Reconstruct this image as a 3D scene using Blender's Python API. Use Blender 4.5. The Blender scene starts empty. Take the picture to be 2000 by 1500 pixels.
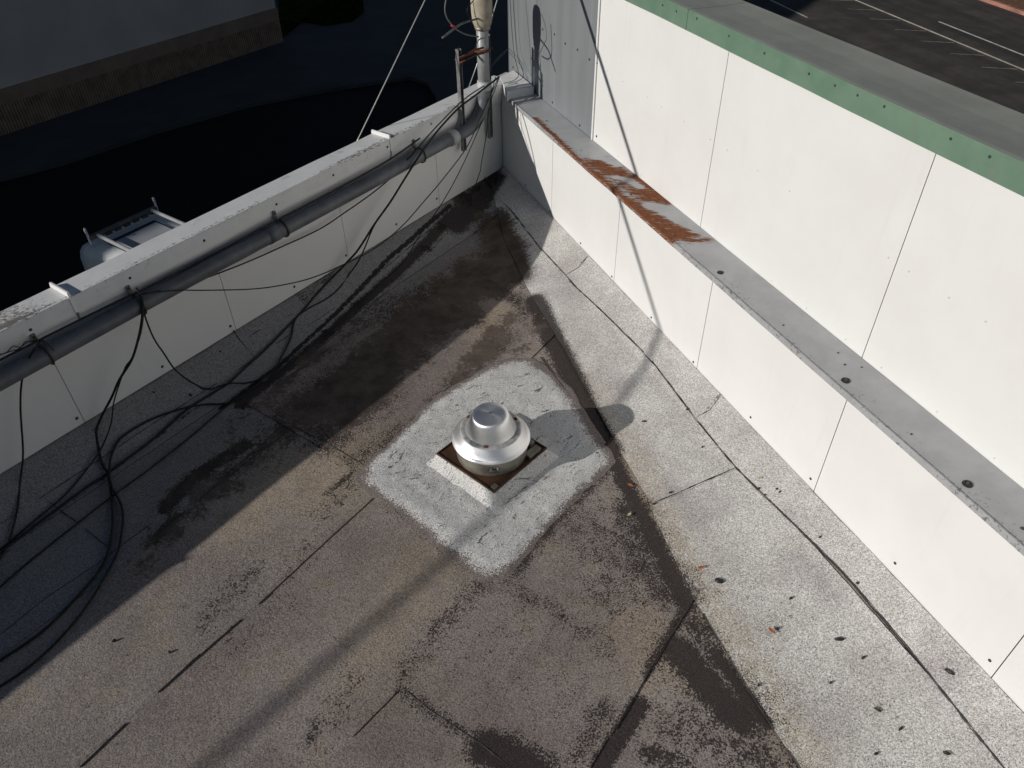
import bpy, bmesh, math, random
import numpy as np
from mathutils import Vector, Matrix, noise as mnoise
random.seed(7); rng = np.random.default_rng(7)
sc = bpy.context.scene
COL = sc.collection

# ------------------------------------------------------------------ camera
H = 3.435                                   # camera height above the foot of the wall panels (z = 0)
PITCH, ROLL, FPX = math.radians(40.51), math.radians(1.05), 1488.0
cp, sp = math.cos(PITCH), math.sin(PITCH)
_r = np.array([1, 0, 0.]); _f = np.array([0, cp, -sp]); _d = np.array([0, -sp, -cp])
RIGHT = math.cos(ROLL)*_r + math.sin(ROLL)*_d
DOWN = -math.sin(ROLL)*_r + math.cos(ROLL)*_d
FWD = _f
cam_d = bpy.data.cameras.new('camera'); cam = bpy.data.objects.new('camera', cam_d); COL.objects.link(cam)
cam.matrix_world = Matrix(((RIGHT[0], -DOWN[0], -FWD[0], 0), (RIGHT[1], -DOWN[1], -FWD[1], 0), (RIGHT[2], -DOWN[2], -FWD[2], H), (0, 0, 0, 1)))
cam_d.sensor_width = 36; cam_d.sensor_fit = 'HORIZONTAL'; cam_d.lens = FPX/2000*36
cam_d.clip_start = 0.05; cam_d.clip_end = 2000
sc.camera = cam

# ------------------------------------------------------------------ light
SUN_EL, SUN_AZ = 22.0, 204.4                # direction to the sun, azimuth counter-clockwise from +X
SUN_STRENGTH, SKY_STRENGTH, EXPOSURE = 5.0, 0.05, -0.66
w = bpy.data.worlds.new('World'); sc.world = w; w.use_nodes = True
nt = w.node_tree; nt.nodes.clear()
sky = nt.nodes.new('ShaderNodeTexSky'); sky.sky_type = 'NISHITA'; sky.sun_disc = False
sky.sun_elevation = math.radians(SUN_EL); sky.sun_rotation = math.radians(90-SUN_AZ)
sky.air_density = 0.9; sky.dust_density = 0.1; sky.ozone_density = 1.0
bg = nt.nodes.new('ShaderNodeBackground'); bg.inputs['Strength'].default_value = SKY_STRENGTH
wo = nt.nodes.new('ShaderNodeOutputWorld')
nt.links.new(sky.outputs[0], bg.inputs[0]); nt.links.new(bg.outputs[0], wo.inputs[0])
S = np.array([math.cos(math.radians(SUN_EL))*math.cos(math.radians(SUN_AZ)), math.cos(math.radians(SUN_EL))*math.sin(math.radians(SUN_AZ)), math.sin(math.radians(SUN_EL))])
sl = bpy.data.lights.new('sun', 'SUN'); sl.energy = SUN_STRENGTH; sl.angle = math.radians(0.53); sl.color = (1, .955, .89)
so = bpy.data.objects.new('sun', sl); COL.objects.link(so)
so.rotation_euler = Vector(S).to_track_quat('Z', 'Y').to_euler(); so.location = (-30, -12, 20)
sc.view_settings.view_transform = 'Standard'; sc.view_settings.look = 'None'
sc.view_settings.exposure = EXPOSURE; sc.view_settings.gamma = 1

# ------------------------------------------------------------------ measuring helpers
def ray(u, v): return RIGHT*(u-1000)/FPX + DOWN*(v-750)/FPX + FWD
CAMP = np.array([0, 0, H])
def onz(u, v, z):
    d = ray(u, v); return CAMP + d*(z-H)/d[2]
C0 = onz(983, 325, 0)                        # the inside corner of the two walls
a1, a2 = math.radians(111.81), math.radians(53.7)
DX = -np.array([math.cos(a1), math.sin(a1), 0]); DY = -np.array([math.cos(a2), math.sin(a2), 0])
NX = np.array([-DX[1], DX[0], 0]); NY = np.array([DY[1], -DY[0], 0])   # pointing out of the roof
UP = np.array([0, 0, 1.])
def onpl(u, v, n, off):
    d = ray(u, v); return CAMP + d*((n@C0+off) - n@CAMP)/(n@d)
def RW(u, v, off=0): return onpl(u, v, NX, off)      # on a plane parallel to the right wall
def LW(u, v, off=0): return onpl(u, v, NY, off)      # on a plane parallel to the left wall
def Rp(s, o, z): return C0 + DX*s + NX*o + UP*z      # right-wall frame: along, outwards, up
def Lp(s, o, z): return C0 + DY*s + NY*o + UP*z
def sm(a, b, x):
    t = min(1, max(0, (x-a)/(b-a))); return t*t*(3-2*t)
FLAT = -0.2
def roof_z(P):
    r = -(NX@(P-C0)); l = -(NY@(P-C0)); s = (P-C0)@DX
    k = .60 + .40*sm(.6, 2.2, s)
    rr = max(0, r)/k
    zr = np.interp(rr, [0, .28/k*.9, .62, .98, 1.2], [0, -.10, -.165, -.197, -.2])
    zl = FLAT*sm(-.12, .42, l)*1.0 + .022*(1-sm(0, .2, l))
    zl = min(0, zl)
    a, b = zr, zl
    hh = max(0, .04-abs(a-b))/.04
    return max(a, b) + hh*hh*.04*.25
def at(u, v, lift=0):
    z = FLAT
    for _ in range(8):
        P = onz(u, v, z); z = roof_z(P)
    P = onz(u, v, z+lift); return P
def roofp(P, lift=0): return np.array([P[0], P[1], roof_z(P)+lift])

# ------------------------------------------------------------------ object helpers
def link(name, me, mat=None, parent=None, kind=None):
    o = bpy.data.objects.new(name, me); COL.objects.link(o)
    if mat is not None and me is not None and len(me.materials) == 0: me.materials.append(mat)
    if parent is not None:
        o.parent = parent
        if parent.type == 'EMPTY': o.matrix_parent_inverse = Matrix.Translation(parent.location).inverted()
    if kind: o['kind'] = kind
    return o
def tag(o, label, cat=None, group=None):
    o['label'] = label
    if cat: o['category'] = cat
    if group: o['group'] = group
    return o
def thing(name, label, cat, loc, group=None):
    o = bpy.data.objects.new(name, None); COL.objects.link(o); o.location = Vector(loc); o.empty_display_size = .1
    return tag(o, label, cat, group)
def mesh(name, verts, faces, smooth=False):
    me = bpy.data.meshes.new(name); me.from_pydata([tuple(map(float, v)) for v in verts], [], faces); me.update()
    if smooth: me.polygons.foreach_set('use_smooth', [True]*len(me.polygons))
    return me
def bm_mesh(bm, name, smooth=False):
    bmesh.ops.recalc_face_normals(bm, faces=bm.faces)
    me = bpy.data.meshes.new(name); bm.to_mesh(me); bm.free()
    if smooth: me.polygons.foreach_set('use_smooth', [True]*len(me.polygons))
    return me
def add_prism(bm, bottom, top, bevel=0):
    b = [bm.verts.new(tuple(p)) for p in bottom]; t = [bm.verts.new(tuple(p)) for p in top]
    n = len(b); bm.faces.new(b); bm.faces.new(t)
    for i in range(n): bm.faces.new((b[i], b[(i+1) % n], t[(i+1) % n], t[i]))
    if bevel:
        es = list({e for v in b+t for e in v.link_edges})
        bmesh.ops.bevel(bm, geom=es, offset=bevel, segments=2, affect='EDGES', profile=.6)
def fbox(name, F, s0, s1, o0, o1, z0, z1, mat, parent=None, bevel=0, kind=None):
    """box in a wall frame F(s, o, z)"""
    bm = bmesh.new()
    add_prism(bm, [F(s0, o0, z0), F(s1, o0, z0), F(s1, o1, z0), F(s0, o1, z0)], [F(s0, o0, z1), F(s1, o0, z1), F(s1, o1, z1), F(s0, o1, z1)], bevel)
    return link(name, bm_mesh(bm, name), mat, parent, kind)
def tube_mesh(pts, rad, name='tube', seg=10, caps=True, smooth_n=0, radii=None):
    P = [np.array(p, float) for p in pts]
    R = list(radii) if radii is not None else [rad]*len(P)
    if smooth_n:
        Q, R2 = [], []
        n = len(P)
        for i in range(n-1):
            p0, p1, p2, p3 = P[max(i-1, 0)], P[i], P[i+1], P[min(i+2, n-1)]
            for k in range(smooth_n):
                t = k/smooth_n
                Q.append(.5*((2*p1)+(-p0+p2)*t+(2*p0-5*p1+4*p2-p3)*t*t+(-p0+3*p1-3*p2+p3)*t**3)); R2.append(R[i]*(1-t)+R[i+1]*t)
        Q.append(P[-1]); R2.append(R[-1]); P, R = Q, R2
    verts, faces = [], []
    prev = None
    for i, p in enumerate(P):
        t = P[min(i+1, len(P)-1)]-P[max(i-1, 0)]; t = t/(np.linalg.norm(t)+1e-9)
        if prev is None:
            a = np.cross(t, UP)
            if np.linalg.norm(a) < .1: a = np.cross(t, np.array([1., 0, 0]))
        else: a = prev-t*(prev@t)
        a = a/np.linalg.norm(a); prev = a; b = np.cross(t, a)
        for k in range(seg):
            an = 2*math.pi*k/seg; verts.append(p+R[i]*(a*math.cos(an)+b*math.sin(an)))
    for i in range(len(P)-1):
        for k in range(seg):
            k2 = (k+1) % seg; faces.append((i*seg+k, i*seg+k2, (i+1)*seg+k2, (i+1)*seg+k))
    if caps: faces.append(tuple(range(seg))[::-1]); faces.append(tuple((len(P)-1)*seg+k for k in range(seg)))
    return mesh(name, verts, faces, True)
def lathe_mesh(prof, c, name='lathe', seg=64, close=False):
    verts, faces = [], []
    for r, z in prof:
        for k in range(seg):
            a = 2*math.pi*k/seg; verts.append((c[0]+r*math.cos(a), c[1]+r*math.sin(a), c[2]+z))
    for i in range(len(prof)-1):
        for k in range(seg):
            k2 = (k+1) % seg; faces.append((i*seg+k, i*seg+k2, (i+1)*seg+k2, (i+1)*seg+k))
    if close: faces.append(tuple(range(seg))[::-1]); faces.append(tuple((len(prof)-1)*seg+k for k in range(seg)))
    return mesh(name, verts, faces, True)

# ------------------------------------------------------------------ materials
class NB:
    def __init__(s, name):
        s.m = bpy.data.materials.new(name); s.m.use_nodes = True; s.t = s.m.node_tree; s.t.nodes.clear()
        s.out = s.n('ShaderNodeOutputMaterial'); s.b = s.n('ShaderNodeBsdfPrincipled'); s.l(s.b.outputs[0], s.out.inputs[0])
        s.pos = s.n('ShaderNodeTexCoord').outputs['Object']
    def n(s, t): return s.t.nodes.new(t)
    def l(s, a, b): s.t.links.new(a, b)
    def put(s, v, sock):
        if isinstance(v, (int, float)): sock.default_value = v
        elif isinstance(v, (tuple, list)): sock.default_value = tuple(v)+((1,) if len(v) == 3 and sock.type == 'RGBA' else ())
        else: s.l(v, sock)
    def math(s, op, a, b=0, clamp=False):
        n = s.n('ShaderNodeMath'); n.operation = op; n.use_clamp = clamp; s.put(a, n.inputs[0]); s.put(b, n.inputs[1]); return n.outputs[0]
    def mix(s, f, a, b, mode='MIX'):
        n = s.n('ShaderNodeMix'); n.data_type = 'RGBA'; n.blend_type = mode; s.put(f, n.inputs[0]); s.put(a, n.inputs[6]); s.put(b, n.inputs[7]); return n.outputs[2]
    def noise(s, scale, detail=4, rough=.55, vec=None, dist=0, col=False):
        n = s.n('ShaderNodeTexNoise'); n.inputs['Scale'].default_value = scale; n.inputs['Detail'].default_value = detail; n.inputs['Roughness'].default_value = rough; n.inputs['Distortion'].default_value = dist
        s.l(vec if vec is not None else s.pos, n.inputs['Vector']); return n.outputs['Color' if col else 'Fac']
    def voro(s, scale, vec=None, feat='F1', out='Distance'):
        n = s.n('ShaderNodeTexVoronoi'); n.feature = feat; n.inputs['Scale'].default_value = scale
        s.l(vec if vec is not None else s.pos, n.inputs['Vector']); return n.outputs[out]
    def ramp(s, f, a, b):
        n = s.n('ShaderNodeMapRange'); n.interpolation_type = 'SMOOTHSTEP'; s.put(f, n.inputs[0]); s.put(a, n.inputs[1]); s.put(b, n.inputs[2]); return n.outputs[0]
    def attr(s, name):
        n = s.n('ShaderNodeAttribute'); n.attribute_name = name; return n.outputs['Fac']
    def mapping(s, vec, scale=(1, 1, 1), rot=(0, 0, 0)):
        if any(rot):
            r = s.n('ShaderNodeMapping'); s.l(vec, r.inputs[0]); r.inputs['Rotation'].default_value = rot; vec = r.outputs[0]
        n = s.n('ShaderNodeMapping'); s.l(vec, n.inputs[0]); n.inputs['Scale'].default_value = scale; return n.outputs[0]
    def uv(s): return s.n('ShaderNodeUVMap').outputs[0]
    def sep(s, v):
        n = s.n('ShaderNodeSeparateXYZ'); s.l(v, n.inputs[0]); return n.outputs
    def bump(s, h, strength=.3, dist=.01):
        n = s.n('ShaderNodeBump'); n.inputs['Strength'].default_value = strength; n.inputs['Distance'].default_value = dist; s.put(h, n.inputs['Height']); s.l(n.outputs[0], s.b.inputs['Normal'])
    def done(s, col, rough=.6, metal=0, spec=None):
        s.put(col, s.b.inputs['Base Color']); s.put(rough, s.b.inputs['Roughness']); s.put(metal, s.b.inputs['Metallic'])
        if spec is not None: s.b.inputs['Specular IOR Level'].default_value = spec
        return s.m
def simple(name, col, rough=.6, metal=0, var=.15, scale=8, bump=0, bscale=60, spec=None):
    b = NB(name); n = b.noise(scale, 6, .6)
    c = b.mix(b.ramp(n, .3, .7), tuple(x*(1-var) for x in col), tuple(min(1, x*(1+var)) for x in col))
    if bump: b.bump(b.noise(bscale, 3), bump, .004)
    return b.done(c, rough, metal, spec)

def grains(b, scale=120):
    """random number per granule, spread over 0..1"""
    f = b.noise(scale, 2.5, .62); return b.math('ADD', b.math('MULTIPLY', b.math('SUBTRACT', f, .5), 2.5), .5)
def grey(b, v):
    c = b.n('ShaderNodeCombineXYZ')
    for i in range(3): b.l(v, c.inputs[i])
    return c.outputs[0]
def mat_roof():
    b = NB('mineral_roofing')
    r1 = grains(b, 105); r2 = grains(b, 190)
    mid = b.noise(11, 9, .70); big = b.noise(1.7, 4, .6); mid2 = b.noise(34, 5, .7); cloud = b.noise(3.3, 6, .66)
    cr = b.n('ShaderNodeTexVoronoi'); cr.inputs['Scale'].default_value = 170; b.l(b.pos, cr.inputs['Vector']); cv = b.sep(cr.outputs['Color'])[0]
    tone, dirt_or_shade, warm, speck, tar, silt_shade, cool = [b.attr(k) for k in ('tone', 'dirt_or_shade', 'warm', 'speck', 'tar', 'silt_shade', 'cool')]
    field = b.mix(b.ramp(big, .35, .65), (.228, .190, .174), (.305, .262, .243))
    field = b.mix(b.math('MULTIPLY', b.ramp(cloud, .5, .72), .6), field, (.30, .245, .175))
    field = b.mix(b.math('MULTIPLY', b.ramp(b.noise(4.1, 6, .66, b.mapping(b.pos, (1.3, .8, 1), (0, 0, 1.1))), .54, .72), .5), field, (.165, .135, .132))
    field = b.mix(cool, field, (.20, .206, .222))  # grey of the left strips, with the shade's blue mixed into it
    light = b.mix(b.ramp(b.noise(2.6, 5, .65), .35, .65), (.55, .53, .505), (.66, .645, .62))
    light = b.mix(b.math('MULTIPLY', b.ramp(b.noise(2.4, 4, .55, b.mapping(b.pos, (1, 1, 1), (0, 0, .9))), .47, .70), .6), light, (.40, .36, .37))
    base = b.mix(tone, field, light)
    base = b.mix(b.math('MULTIPLY', warm, b.ramp(mid, .25, .6)), base, b.mix(.72, base, (.50, .40, .275)))
    g = b.math('ADD', b.math('ADD', .22, b.math('MULTIPLY', r2, .86)), b.math('MULTIPLY', cv, .62))
    base = b.mix(1, base, grey(b, g), 'MULTIPLY')
    # chance that a granule is gone, so that the black felt shows
    calm = b.math('SUBTRACT', 1, b.math('MULTIPLY', tone, .62))
    p = b.math('ADD', b.math('MULTIPLY', dirt_or_shade, 1.35), b.math('MULTIPLY', calm, b.math('ADD', b.math('MULTIPLY', b.math('SUBTRACT', mid, .5), 1.55), b.math('MULTIPLY', b.math('SUBTRACT', mid2, .5), .8))))
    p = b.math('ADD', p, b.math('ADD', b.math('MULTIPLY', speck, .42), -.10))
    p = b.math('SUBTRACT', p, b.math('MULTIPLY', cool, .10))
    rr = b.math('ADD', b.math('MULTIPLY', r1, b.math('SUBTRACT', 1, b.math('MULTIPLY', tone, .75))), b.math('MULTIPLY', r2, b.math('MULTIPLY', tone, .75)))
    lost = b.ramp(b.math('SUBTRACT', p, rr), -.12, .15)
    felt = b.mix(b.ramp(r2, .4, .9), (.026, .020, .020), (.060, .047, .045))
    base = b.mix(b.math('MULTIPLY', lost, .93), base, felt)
    # dried silt where water stands, spread wider as painted darkening of the shade
    mm = b.ramp(b.math('ADD', silt_shade, b.math('ADD', b.math('MULTIPLY', b.math('SUBTRACT', cloud, .5), 1.3), b.math('MULTIPLY', b.math('SUBTRACT', mid2, .5), .7))), .42, .62)
    silt_shade_col = b.mix(b.ramp(b.noise(6, 6, .65), .35, .65), (.068, .050, .042), (.125, .100, .080))
    silt_shade_col = b.mix(1, silt_shade_col, grey(b, b.math('ADD', .8, b.math('MULTIPLY', r2, .35))), 'MULTIPLY')
    base = b.mix(b.math('MULTIPLY', mm, .88), base, silt_shade_col)
    tv = b.math('ADD', tar, b.math('MULTIPLY', b.math('SUBTRACT', b.noise(26, 6, .7), .5), 1.1))
    base = b.mix(b.math('MULTIPLY', b.ramp(tv, .42, .62), .95), base, (.016, .0145, .0145))
    hgt = b.math('ADD', b.math('MULTIPLY', r1, .35), b.math('MULTIPLY', mid, .8))
    b.bump(b.math('SUBTRACT', hgt, b.math('MULTIPLY', lost, .3)), .6, .006)
    return b.done(base, .93, 0, .25)
def mat_patch():
    b = NB('grey_roof_coating')
    r1 = grains(b, 120); mid = b.noise(16, 7, .68); r2 = grains(b, 210)
    wn = b.noise(2.2, 3, .5, None, 0, True); vm = b.n('ShaderNodeVectorMath'); vm.operation = 'MULTIPLY_ADD'; b.l(wn, vm.inputs[0]); vm.inputs[1].default_value = (.28, .28, 0); b.l(b.pos, vm.inputs[2])
    st = b.noise(8, 6, .72, b.mapping(vm.outputs[0], (1, 5, 1), (0, 0, -math.radians(40))), .6)
    c = b.mix(b.ramp(b.noise(3, 4), .35, .65), (.66, .65, .635), (.76, .75, .735))
    c = b.mix(1, c, grey(b, b.math('ADD', .35, b.math('MULTIPLY', r2, 1.15))), 'MULTIPLY')
    edge = b.attr('edge')
    p = b.math('ADD', b.math('MULTIPLY', b.math('SUBTRACT', mid, .5), 1.3), b.math('ADD', .12, b.math('MULTIPLY', b.ramp(st, .56, .68), .8)))
    lost = b.ramp(b.math('SUBTRACT', p, r1), -.1, .14)
    c = b.mix(b.math('MULTIPLY', lost, .85), c, (.055, .052, .052))
    pe = b.math('ADD', b.math('MULTIPLY', edge, 1.7), b.math('MULTIPLY', b.math('SUBTRACT', b.noise(14, 8, .7), .5), 2.0))
    el = b.ramp(b.math('SUBTRACT', pe, r1), -.12, .12)
    under = b.mix(b.ramp(r2, .2, .8), (.10, .082, .076), (.34, .29, .27))
    c = b.mix(el, c, under)
    h = b.math('ADD', b.math('MULTIPLY', st, 2.0), b.math('ADD', b.math('MULTIPLY', r1, .25), b.math('MULTIPLY', mid, .7)))
    b.bump(h, .55, .011)
    return b.done(c, .9, 0, .3)
def mat_panel():
    b = NB('white_wall_panel')
    n = b.noise(2.2, 5, .6); st = b.noise(3, 5, .6, b.mapping(b.pos, (5, 5, .35)))
    c = b.mix(b.ramp(n, .3, .7), (.775, .77, .755), (.81, .805, .795))
    c = b.mix(b.math('MULTIPLY', b.ramp(st, .55, .8), .14), c, (.58, .55, .50))
    c = b.mix(b.math('MULTIPLY', b.ramp(b.noise(70, 4, .7), .72, .78), .25), c, (.35, .33, .30))
    b.bump(b.noise(1.1, 2), .10, .05)
    return b.done(c, .55, 0, .35)
def mat_coping(kind):
    b = NB(kind+'_coping_metal')
    uv = b.uv(); s, t, _ = b.sep(uv)
    n = b.noise(6, 6, .65)
    if kind == 'white':
        c = b.mix(b.ramp(n, .3, .7), (.72, .72, .72), (.80, .80, .79))
        chip = b.noise(30, 7, .72, b.mapping(uv, (1, 1.7, 1)))
        band = b.math('SUBTRACT', 1, b.math('MULTIPLY', b.math('ABSOLUTE', b.math('SUBTRACT', t, .020)), 18), True)     # along the inner edge
        v = b.math('ADD', chip, b.math('MULTIPLY', band, .16)); v = b.math('ADD', v, b.math('MULTIPLY', b.attr('dirt_or_shade'), .22))
        v = b.math('ADD', v, b.math('MULTIPLY', b.math('SUBTRACT', b.noise(1.4, 3), .5), .35))
        c = b.mix(b.math('MULTIPLY', b.ramp(v, .655, .70), .85), c, (.085, .07, .058))
        c = b.mix(b.math('MULTIPLY', b.ramp(b.math('ADD', b.noise(9, 5, .6), b.math('MULTIPLY', b.attr('dirt_or_shade'), .22)), .58, .8), .45), c, (.30, .27, .23))
        b.bump(chip, .15, .003)
        return b.done(c, .5, 0, .4)
    c = b.mix(b.ramp(n, .3, .7), (.36, .365, .375), (.43, .435, .445))
    # dark weathered line just behind the front fold
    jit = b.math('MULTIPLY', b.math('SUBTRACT', b.noise(7, 6, .7), .5), .016)
    ln = b.math('ABSOLUTE', b.math('SUBTRACT', b.math('ADD', t, jit), .012))
    lv = b.math('ADD', b.math('SUBTRACT', 1, b.math('MULTIPLY', ln, 150)), b.math('MULTIPLY', b.math('SUBTRACT', b.noise(55, 4, .7), .5), 2.2))
    c = b.mix(b.math('MULTIPLY', b.ramp(lv, .1, .7), .8), c, (.07, .07, .075))
    sp_ = b.noise(42, 6, .75); wide = b.math('SUBTRACT', 1, b.math('MULTIPLY', t, 7), True)
    v = b.math('ADD', sp_, b.math('MULTIPLY', wide, .14)); v = b.math('ADD', v, b.math('MULTIPLY', b.math('SUBTRACT', b.noise(2.1, 3), .5), .3))
    c = b.mix(b.math('MULTIPLY', b.ramp(v, .69, .74), .75), c, (.09, .085, .085))
    # rust, breaking through in streaks
    streak = b.noise(5, 7, .72, b.mapping(uv, (1.6, 15, 1), (0, 0, -math.radians(58))), .3)
    rv = b.math('ADD', b.attr('rust'), b.math('ADD', b.math('MULTIPLY', b.math('MULTIPLY', b.math('SUBTRACT', streak, .5), 3.8), b.ramp(b.attr('rust'), .0, .25)), b.math('MULTIPLY', b.math('SUBTRACT', b.noise(40, 5, .7), .5), .5)))
    rm = b.ramp(rv, .47, .54)
    rust = b.mix(b.ramp(b.noise(14, 6, .7, b.mapping(uv, (1, 3, 1))), .3, .7), (.105, .034, .012), (.25, .08, .022))
    rust = b.mix(b.math('MULTIPLY', b.ramp(b.noise(60, 4, .7), .6, .75), .6), rust, (.06, .025, .015))
    c = b.mix(b.math('MULTIPLY', b.ramp(rv, .15, .5), .35), c, (.20, .13, .09))
    c = b.mix(rm, c, rust)
    b.bump(b.math('ADD', b.math('MULTIPLY', rm, -.4), b.math('MULTIPLY', sp_, .5)), .25, .003)
    return b.done(c, b.math('ADD', .42, b.math('MULTIPLY', rm, .4)), 0, .4)
def mat_galv():
    b = NB('galvanised_sheet')
    st = b.noise(3, 5, .55, b.mapping(b.pos, (2.2, 2.2, .25))); st2 = b.noise(5, 4, .6, b.mapping(b.pos, (3.5, 3.5, .06)))
    c = b.mix(b.ramp(st, .3, .7), (.27, .29, .305), (.315, .335, .35))
    c = b.mix(b.math('MULTIPLY', b.ramp(st2, .62, .70), .3), c, (.46, .47, .47))
    c = b.mix(b.math('MULTIPLY', b.ramp(b.noise(25, 5, .7), .62, .75), .4), c, (.17, .18, .19))
    return b.done(c, .5, .35)
def mat_green():
    b = NB('weathered_green_paint'); n = b.noise(5, 7, .65)
    c = b.mix(b.ramp(n, .3, .7), (.125, .215, .155), (.165, .255, .185))
    c = b.mix(b.math('MULTIPLY', b.ramp(b.noise(30, 6, .7), .68, .75), .5), c, (.08, .12, .09))
    c = b.mix(b.math('MULTIPLY', b.ramp(b.noise(2, 4, .7, b.mapping(b.pos, (3, 3, .6))), .55, .75), .4), c, (.20, .20, .15))
    b.bump(b.noise(1.6, 3), .15, .04)
    return b.done(c, .5, 0, .4)
def mat_cap_top():
    b = NB('grey_green_paint'); n = b.noise(2.4, 6, .65)  # flat top of the cap, greyer than the green fascia
    c = b.mix(b.ramp(n, .3, .7), (.29, .30, .262), (.37, .37, .33))
    c = b.mix(b.math('MULTIPLY', b.ramp(b.noise(40, 5, .7), .7, .76), .3), c, (.4, .4, .38))
    b.bump(b.noise(2.2, 3), .2, .03)
    return b.done(c, .58, 0, .3)
def mat_alu():
    b = NB('spun_aluminium')
    c0 = b.mix(b.ramp(b.noise(40, 5, .7), .55, .75), (.82, .82, .83), (.66, .65, .62))
    b.put(.75, b.b.inputs['Anisotropic'])
    tn = b.n('ShaderNodeTangent'); tn.direction_type = 'RADIAL'; tn.axis = 'Z'; b.l(tn.outputs[0], b.b.inputs['Tangent'])
    b.bump(b.noise(260, 2, .5, b.mapping(b.pos, (.02, .02, 3))), .08, .002)
    return b.done(c0, b.math('ADD', .28, b.math('MULTIPLY', b.noise(9, 5), .16)), .86)
def mat_asphalt(name, col, stretch=None):
    b = NB(name)
    c = b.mix(b.ramp(b.noise(1.2, 6, .65), .3, .7), tuple(x*.75 for x in col), tuple(x*1.25 for x in col))
    if stretch:
        v = b.mapping(b.pos, (1, 1, 1), (0, 0, -math.radians(stretch)))
        sx = b.noise(1, 5, .6, b.mapping(v, (.03, .9, 1)))
        c = b.mix(b.math('MULTIPLY', b.ramp(sx, .4, .6), .55), c, tuple(x*.42 for x in col))
    c = b.mix(b.math('MULTIPLY', b.ramp(b.noise(60, 3, .7), .62, .72), .3), c, tuple(min(1, x*2.2) for x in col))
    b.bump(b.noise(50, 3), .3, .01)
    return b.done(c, .9, 0, .2)

M_ROOF, M_PATCH, M_PANEL = mat_roof(), mat_patch(), mat_panel()
M_WCOP, M_GCOP = mat_coping('white'), mat_coping('grey')
M_GALV, M_GREEN, M_CAPTOP, M_ALU = mat_galv(), mat_green(), mat_cap_top(), mat_alu()
M_CORE = simple('wall_core', (.10, .10, .10), .8)
M_STUCCO_OUT = simple('outer_stucco', (.45, .43, .40), .85, bump=.3)
M_SCREW = simple('weathered_screw', (.05, .048, .045), .6)
M_FSCREW = simple('painted_screw', (.70, .69, .67), .5)
M_PIPE = simple('grey_pvc', (.125, .132, .148), .5, var=.25, scale=5, spec=.4)
M_COUPL = simple('pale_coupling', (.48, .49, .50), .5, var=.12)
M_MAST = simple('galvanised_mast', (.36, .37, .38), .45, .2, var=.15)
M_HEAD = simple('beige_weatherhead', (.42, .37, .28), .6, var=.2, scale=12)
M_STRUT = simple('zinc_strut', (.22, .22, .22), .5, .5, var=.3, scale=14)
M_RUST = simple('rusty_iron', (.13, .045, .02), .85, var=.4, scale=25, bump=.3)
M_RUBBER = simple('black_cable_jacket', (.012, .012, .014), .55, var=.3, scale=20, spec=.3)
M_GREYC = simple('grey_cable_jacket', (.13, .13, .13), .55, var=.2)
M_STEELW = simple('bright_steel_wire', (.55, .54, .52), .4, .6, var=.1)
M_RED = simple('red_tape', (.45, .04, .05), .5)
M_TAR = simple('roof_tar', (.016, .015, .015), .55, var=.3, scale=40, bump=.5, bscale=90)
M_FANDARK = simple('grimy_steel', (.075, .06, .045), .55, .3, var=.4, scale=18)
M_FANRUST = simple('brown_rusty_plate', (.062, .027, .013), .75, .1, var=.45, scale=12, bump=.2)
M_SHROUD = simple('dull_aluminium', (.34, .32, .27), .45, .6, var=.3, scale=9)
M_LEAFO = simple('dry_orange_leaf', (.42, .14, .045), .7, var=.25, scale=60)
M_LEAFP = simple('pale_dry_leaf', (.55, .47, .30), .7, var=.2, scale=60)
M_TWIG = simple('dark_twig', (.03, .026, .022), .8)

# ------------------------------------------------------------------ the ground far below
GZ = -5.6
AS = mat_asphalt('alley_asphalt', (.010, .010, .011))
gs = 900
link('ground', mesh('ground', [(-gs, -gs, GZ), (gs, -gs, GZ), (gs, gs, GZ), (-gs, gs, GZ)], [(0, 1, 2, 3)]), AS, None, 'structure')
def gp(u, v, z=GZ): return onz(u, v, z)
def slab(name, poly, z0, z1, mat, parent=None, kind='structure'):
    bm = bmesh.new(); add_prism(bm, [(p[0], p[1], z0) for p in poly], [(p[0], p[1], z1) for p in poly])
    return link(name, bm_mesh(bm, name), mat, parent, kind)

# ------------------------------------------------------------------ the building we look down on
# roof sheets: every sheet is a fine grid following the roof, its stains and painted shade carried as attributes
SEAMS_TAR = []          # (polyline, half width, strength)
def seg_dist(P, A, B):
    ab = B-A; t = np.clip(((P-A)@ab)/(ab@ab+1e-9), 0, 1); return np.linalg.norm(P-A-np.outer(t, ab), axis=1)
def poly_dist(P, pl):
    d = np.full(len(P), 9.)
    for i in range(len(pl)-1): d = np.minimum(d, seg_dist(P, pl[i], pl[i+1]))
    if len(pl) == 1: d = np.linalg.norm(P-pl[0], axis=1)
    return d
def px(*pts): return [at(u, v)[:2] for u, v in pts]
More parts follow.
